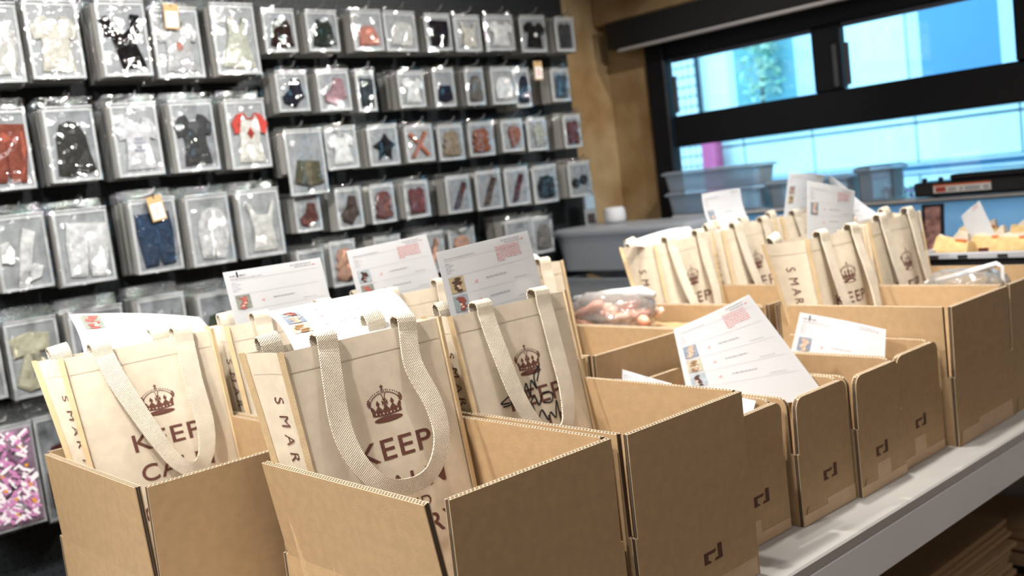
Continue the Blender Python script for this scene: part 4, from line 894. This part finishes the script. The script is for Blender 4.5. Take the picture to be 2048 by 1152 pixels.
def photo_frame(loc, w, h, fc, pc, pc2, label, rz, thick=0.02, tilt=0.12):
    e = empty('photo_frame', loc, label, 'photo frame', None, rz); f = frame_mesh(w, h, w * 0.10, thick).build('frame', fc, e, rot=(-tilt, 0, 0))
    MB().box(-w / 2 + w * 0.09, w / 2 - w * 0.09, -thick * 0.6, -thick * 0.3, w * 0.09, h - w * 0.09).build('picture', mat('picture_' + pc, pc, 0.15, color2=pc2, vscale=55, spec=0.6), e, rot=(-tilt, 0, 0))
photo_frame((4.40, 4.16, 0.138), 0.13, 0.20, CARD, '3a2c36', 'c08890', 'white framed dark photo standing below the big clear bin', -math.pi / 2 - 0.3)
photo_frame((4.66, 2.255, 0.415), 0.10, 0.235, BLACK, '6a4a48', 'b08078', 'small black framed brown photo below the heat sealer', -math.pi / 2)
e = empty('smart_speaker', (4.55, 4.15, 0.672), 'white rounded cup-shaped speaker on the big clear bin', 'speaker')
MB().lathe([(0.050, 0.0), (0.062, 0.006), (0.066, 0.03), (0.064, 0.07), (0.056, 0.088), (0.045, 0.093), (0.0005, 0.094)], 28).build('body', mat('white_plastic', (0.72, 0.74, 0.78), 0.5), e, smooth=True)
MB().lathe([(0.055, 0.0), (0.058, 0.0035), (0.0005, 0.004)], 28).build('rubber_base', mat('grey_rubber', (0.2, 0.2, 0.22), 0.8), e, (0, 0, -0.004))
clear_bin((4.86, 3.60, 0.674), 0.20, 0.66, 0.135, 'clear bin lower in the stack on the window ledge', taper=0.02)
clear_bin((4.86, 3.60, 0.811), 0.20, 0.68, 0.12, 'clear bin topmost in the stack on the window ledge', taper=0.02)
clear_bin((4.86, 2.98, 0.674), 0.20, 0.50, 0.15, 'clear bin on the ledge behind the standing sheets', taper=0.02)
clear_bin((4.86, 2.60, 0.674), 0.18, 0.20, 0.18, 'small clear bin on the ledge next to the heat sealer', taper=0.01)
# heat sealer
e = empty('heat_sealer', (4.84, 2.03, 0.673), 'long black heat sealer with an orange and white label', 'heat sealer')
SE = mat('black_enamel', (0.012, 0.012, 0.014), 0.45)
MB().box(-0.09, 0.09, -0.62, 0.35, 0.008, 0.075, bev=0.008).build('body', SE, e)
MB().box(-0.05, 0.05, -0.60, 0.19, 0.0752, 0.102, bev=0.008).build('sealing_arm', SE, e)
for y in (0.32, 0.24): MB().lathe([(0.012, 0), (0.012, 0.014), (0.009, 0.018)], 12).build('knob', SE, e, (-0.03, y, 0.0755))
for y in (-0.55, 0.28): MB().lathe([(0.014, 0), (0.016, 0.0078)], 12).build('foot', SE, e, (0, y, 0))
lb = MB().box(-0.0925, -0.0902, -0.02, 0.25, 0.022, 0.062).build('label', STICK, e)
MB().box(-0.0930, -0.0926, -0.02, 0.25, 0.054, 0.062).build('orange_band', mat('orange_print', (0.75, 0.16, 0.04), 0.5), lb); MB().box(-0.0930, -0.0926, 0.19, 0.24, 0.026, 0.05).build('red_block', mat('red_print', (0.5, 0.07, 0.04), 0.5), lb)
m = MB()
for y0, y1 in ((0.14, 0.18), (0.11, 0.125), (0.03, 0.10), (-0.01, 0.015)):
    for z in (0.028, 0.038): m.box(-0.0930, -0.0926, y0, y1, z, z + 0.006)
m.build('label_text', GREYINK, lb)
# ------------------------------------------------------------------ black crate with yellow paper packets
e = empty('crate', (4.36, 1.78, 0.001), 'black plastic crate with a pale rim at the table end', 'crate')
CR = mat('black_crate', (0.02, 0.021, 0.024), 0.4)
for nm, b in (('front_side', (-0.22, -0.205, -0.34, 0.30)), ('back_side', (0.205, 0.22, -0.34, 0.30)), ('end_side', (-0.205, 0.205, -0.34, -0.325)), ('end_side', (-0.205, 0.205, 0.285, 0.30))): MB().box(*b, 0.0, 0.455).build(nm, CR, e)
MB().box(-0.205, 0.205, -0.325, 0.285, 0.0, 0.015).build('base', CR, e)
RIM = mat('pale_grey_rim', (0.42, 0.43, 0.47), 0.4)
m = MB(); m.box(-0.235, -0.205, -0.35, 0.31, 0.456, 0.482, bev=0.003); m.box(0.205, 0.235, -0.35, 0.31, 0.456, 0.482, bev=0.003); m.box(-0.205, 0.205, -0.35, -0.32, 0.456, 0.482, bev=0.003); m.box(-0.205, 0.205, 0.28, 0.31, 0.456, 0.482, bev=0.003)
rim = m.build('rim', RIM, e)
for y in (0.22, 0.10, -0.06, -0.22): MB().box(-0.238, -0.2352, y - 0.02, y + 0.02, 0.462, 0.474).build('rim_slot', CR, rim)
YEL = mat('yellow_paper', (0.66, 0.47, 0.22), 0.8, 0.12, 40, 0.3, 60); ORB = mat('orange_band', (0.70, 0.20, 0.06), 0.6)
for i, (y, x, z, rz, lb) in enumerate(((1.99, 4.30, 0.30, -0.25, 'yellow paper packet in the crate next to the tote'), (1.84, 4.31, 0.30, -0.3, 'yellow paper packet in the crate middle with a red opening'), (1.70, 4.28, 0.30, -0.2, 'yellow paper packet in the crate at its right end'), (1.92, 4.45, 0.33, 0.1, 'yellow paper packet deeper in the crate behind the first'), (1.74, 4.46, 0.32, -0.1, 'yellow paper packet deeper in the crate behind the invoice'))):
    p = empty('paper_packet', (x, y, z), lb, 'paper packet', 'yellow paper packets in the crate', rz)
    d, w_ = 0.045, 0.085; m = MB(); zs = [(0, 1.0, 1.0), (0.10, 1.06, 1.15), (0.18, 1.0, 0.9), (0.235, 0.92, 0.35)]
    v = []
    for z_, a, b in zs: v += [(-d * b, -w_ * a, z_ - 0.02 * (a < 1)), (-d * b, w_ * a, z_), (d * b, w_ * a, z_), (d * b, -w_ * a, z_ - 0.02 * (a < 1))]
    m.add(v, [(3, 2, 1, 0), (12, 13, 14, 15)] + [(r * 4 + k, r * 4 + (k + 1) % 4, (r + 1) * 4 + (k + 1) % 4, (r + 1) * 4 + k) for r in range(3) for k in range(4)]).build('packet_body', YEL, p)
    m = MB(); v = []
    for k in range(9):
        q = k / 8; yy = (q - 0.5) * 1.75 * w_; zz = 0.215 + 0.012 * math.sin(q * 7 + i) - 0.02 * q; v += [(-0.014, yy, zz), (-0.010 - 0.006 * math.sin(q * 5 + i), yy, zz + 0.038 + 0.008 * math.sin(q * 9 + 2 * i)), (0.004, yy, zz + 0.036), (0.014, yy, zz)]
    m.add(v, [(k * 4 + j, k * 4 + (j + 1) % 4, k * 4 + 4 + (j + 1) % 4, k * 4 + 4 + j) for k in range(8) for j in range(4)] + [(3, 2, 1, 0), (32, 33, 34, 35)]).build('rolled_top', mat('cream_paper', (0.74, 0.66, 0.55), 0.7), p)
    MB().box(-0.0195, -0.0165, -w_ * 0.85, -w_ * 0.2, 0.216, 0.228).build('orange_band', ORB, p)
    p.rotation_euler = (rp.uniform(-0.12, 0.12), rp.uniform(-0.05, 0.12), rz)
    if i == 1: MB().box(-0.050, -0.044, -0.02, 0.03, 0.13, 0.18, bev=0.002).build('dark_window', mat('dark_red', (0.10, 0.02, 0.015), 0.4), p)
sheet_of_paper('order sheet standing among the yellow packets', (4.36, 1.981, 0.613), (4.36, 1.898, 0.675), (4.34, 1.80, 0.44), (4.34, 1.91, 0.41), 0.0, 0.006, 0, True, facing=(-1, -.2, .2))
# ------------------------------------------------------------------ clear bag of pink parts
def crumple(sx, sy, sz, seed, amp=0.25, n=20, nv=12):
    def fn(u, v):
        a, b = 2 * math.pi * u, math.pi * (v - 0.5); c = math.cos(b) ** 0.5 if math.cos(b) > 0 else 0
        d = Vector((math.cos(a) * c, math.sin(a) * c, math.sin(b))); k = 1 + amp * noise.noise(d * 2.3 + Vector((seed, 0, 0)))
        return (d.x * sx * k, d.y * sy * k, d.z * sz * k)
    return grid(fn, n, nv)
e = empty('clear_bag', (2.80, 2.62, 0.405), 'clear plastic bag full of peach pink parts in a back-row carton', 'plastic bag')
part('bag_film', *crumple(0.12, 0.20, 0.075, 3), BAGGY, e, (0, 0, 0.055), smooth=True)
MB().tube([(-0.02, 0.17, 0.105), (0.0, 0.0, 0.12), (0.02, -0.14, 0.128), (0.03, -0.19, 0.115)], [0.015, 0.022, 0.024, 0.012], 10).build('rolled_edge', mat('milky_film', (0.72, 0.72, 0.74), 0.3, trans=0.3), e, smooth=True)
PK = [mat('peach_vinyl', (0.80, 0.36, 0.25), 0.35), mat('pale_peach_vinyl', (0.85, 0.56, 0.45), 0.35)]
for i in range(11):
    c = Vector((rp.uniform(-0.06, 0.05), -0.15 + i * 0.03, rp.uniform(0.02, 0.07))); d = Vector((rp.uniform(-0.4, 0.4), rp.uniform(-1, 1), rp.uniform(-0.25, 0.25))).normalized() * 0.075
    MB().tube([c - d, c - d * 0.5, c, c + d * 0.6, c + d], [0.011, 0.017, 0.015, 0.021, 0.012], 10).build('vinyl_part', PK[i % 2], e, smooth=True)
def filler(loc, sx, sy, sz, label):
    e = empty('packing_paper', loc, label, 'packing paper', 'packing paper in cartons')
    def top(u, v): return ((u - 0.5) * sx, (v - 0.5) * sy, sz + 0.012 * noise.noise(Vector((u * 7 + loc[0], v * 7, 0))) - (0.02 if min(u, v, 1 - u, 1 - v) < 0.01 else 0))
    v, f = grid(top, 12, 12); m = MB().add(v, f); m.box(-sx / 2, sx / 2, -sy / 2, sy / 2, 0, sz - 0.03); m.build('crumpled_sheet', mat('brown_filler', (0.40, 0.27, 0.14), 0.9, 0.1, 30), e)
filler((2.83, 2.50, 0.016), 0.36, 0.42, 0.375, 'crumpled brown packing paper under the bag of pink parts')
filler((3.76, 1.67, 0.016), 0.40, 0.34, 0.345, 'crumpled brown packing paper under the zip bag')
# ------------------------------------------------------------------ zip bag in the carton at the right edge
e = empty('zip_bag', (3.76, 1.70, 0.375), 'crinkled clear zip bag with a white slider bar, right carton', 'plastic bag')
part('bag_film', *crumple(0.15, 0.135, 0.06, 9, 0.3), BAGGY, e, (0, 0.0, 0.03), smooth=True)
MB().tube([(-0.01, 0.16, 0.04), (-0.01, 0.02, 0.075), (-0.01, -0.115, 0.112)], 0.010, 8).build('slider_bar', mat('white_slider', (0.75, 0.75, 0.77), 0.35), e, smooth=True)
MB().tube([(-0.01, -0.115, 0.112), (-0.01, -0.13, 0.10), (-0.01, -0.13, 0.06), (-0.01, -0.145, 0.03)], 0.008, 8).build('end_tab', mat('white_slider', (0.75, 0.75, 0.77), 0.35), e, smooth=True)
# sleeve hanging at the end of the pegboard
e = empty('hanging_sleeve', (4.50, 4.30, 0.66), 'small clear sleeve hanging below the sunglasses pack', 'sleeve'); MB().box(-0.05, 0.05, 0, 0.004, 0, 0.21).build('sleeve_film', BIN, e); MB().box(-0.03, 0.03, -0.003, 0, 0.02, 0.08).build('dark_insert', mat('dark_insert', (0.05, 0.04, 0.04), 0.5), e); MB().box(-0.04, 0.04, -0.003, 0, 0.11, 0.19).build('blue_card', mat('pale_blue_card', (0.40, 0.55, 0.68), 0.5), e)
# ------------------------------------------------------------------ bake the working unit to metres
done = set()
for me in bpy.data.meshes:
    if me.name not in done: me.transform(Matrix.Scale(S, 4)); done.add(me.name)
for o in bpy.data.objects:
    if o.type in ('MESH', 'EMPTY'): o.location = o.location * S
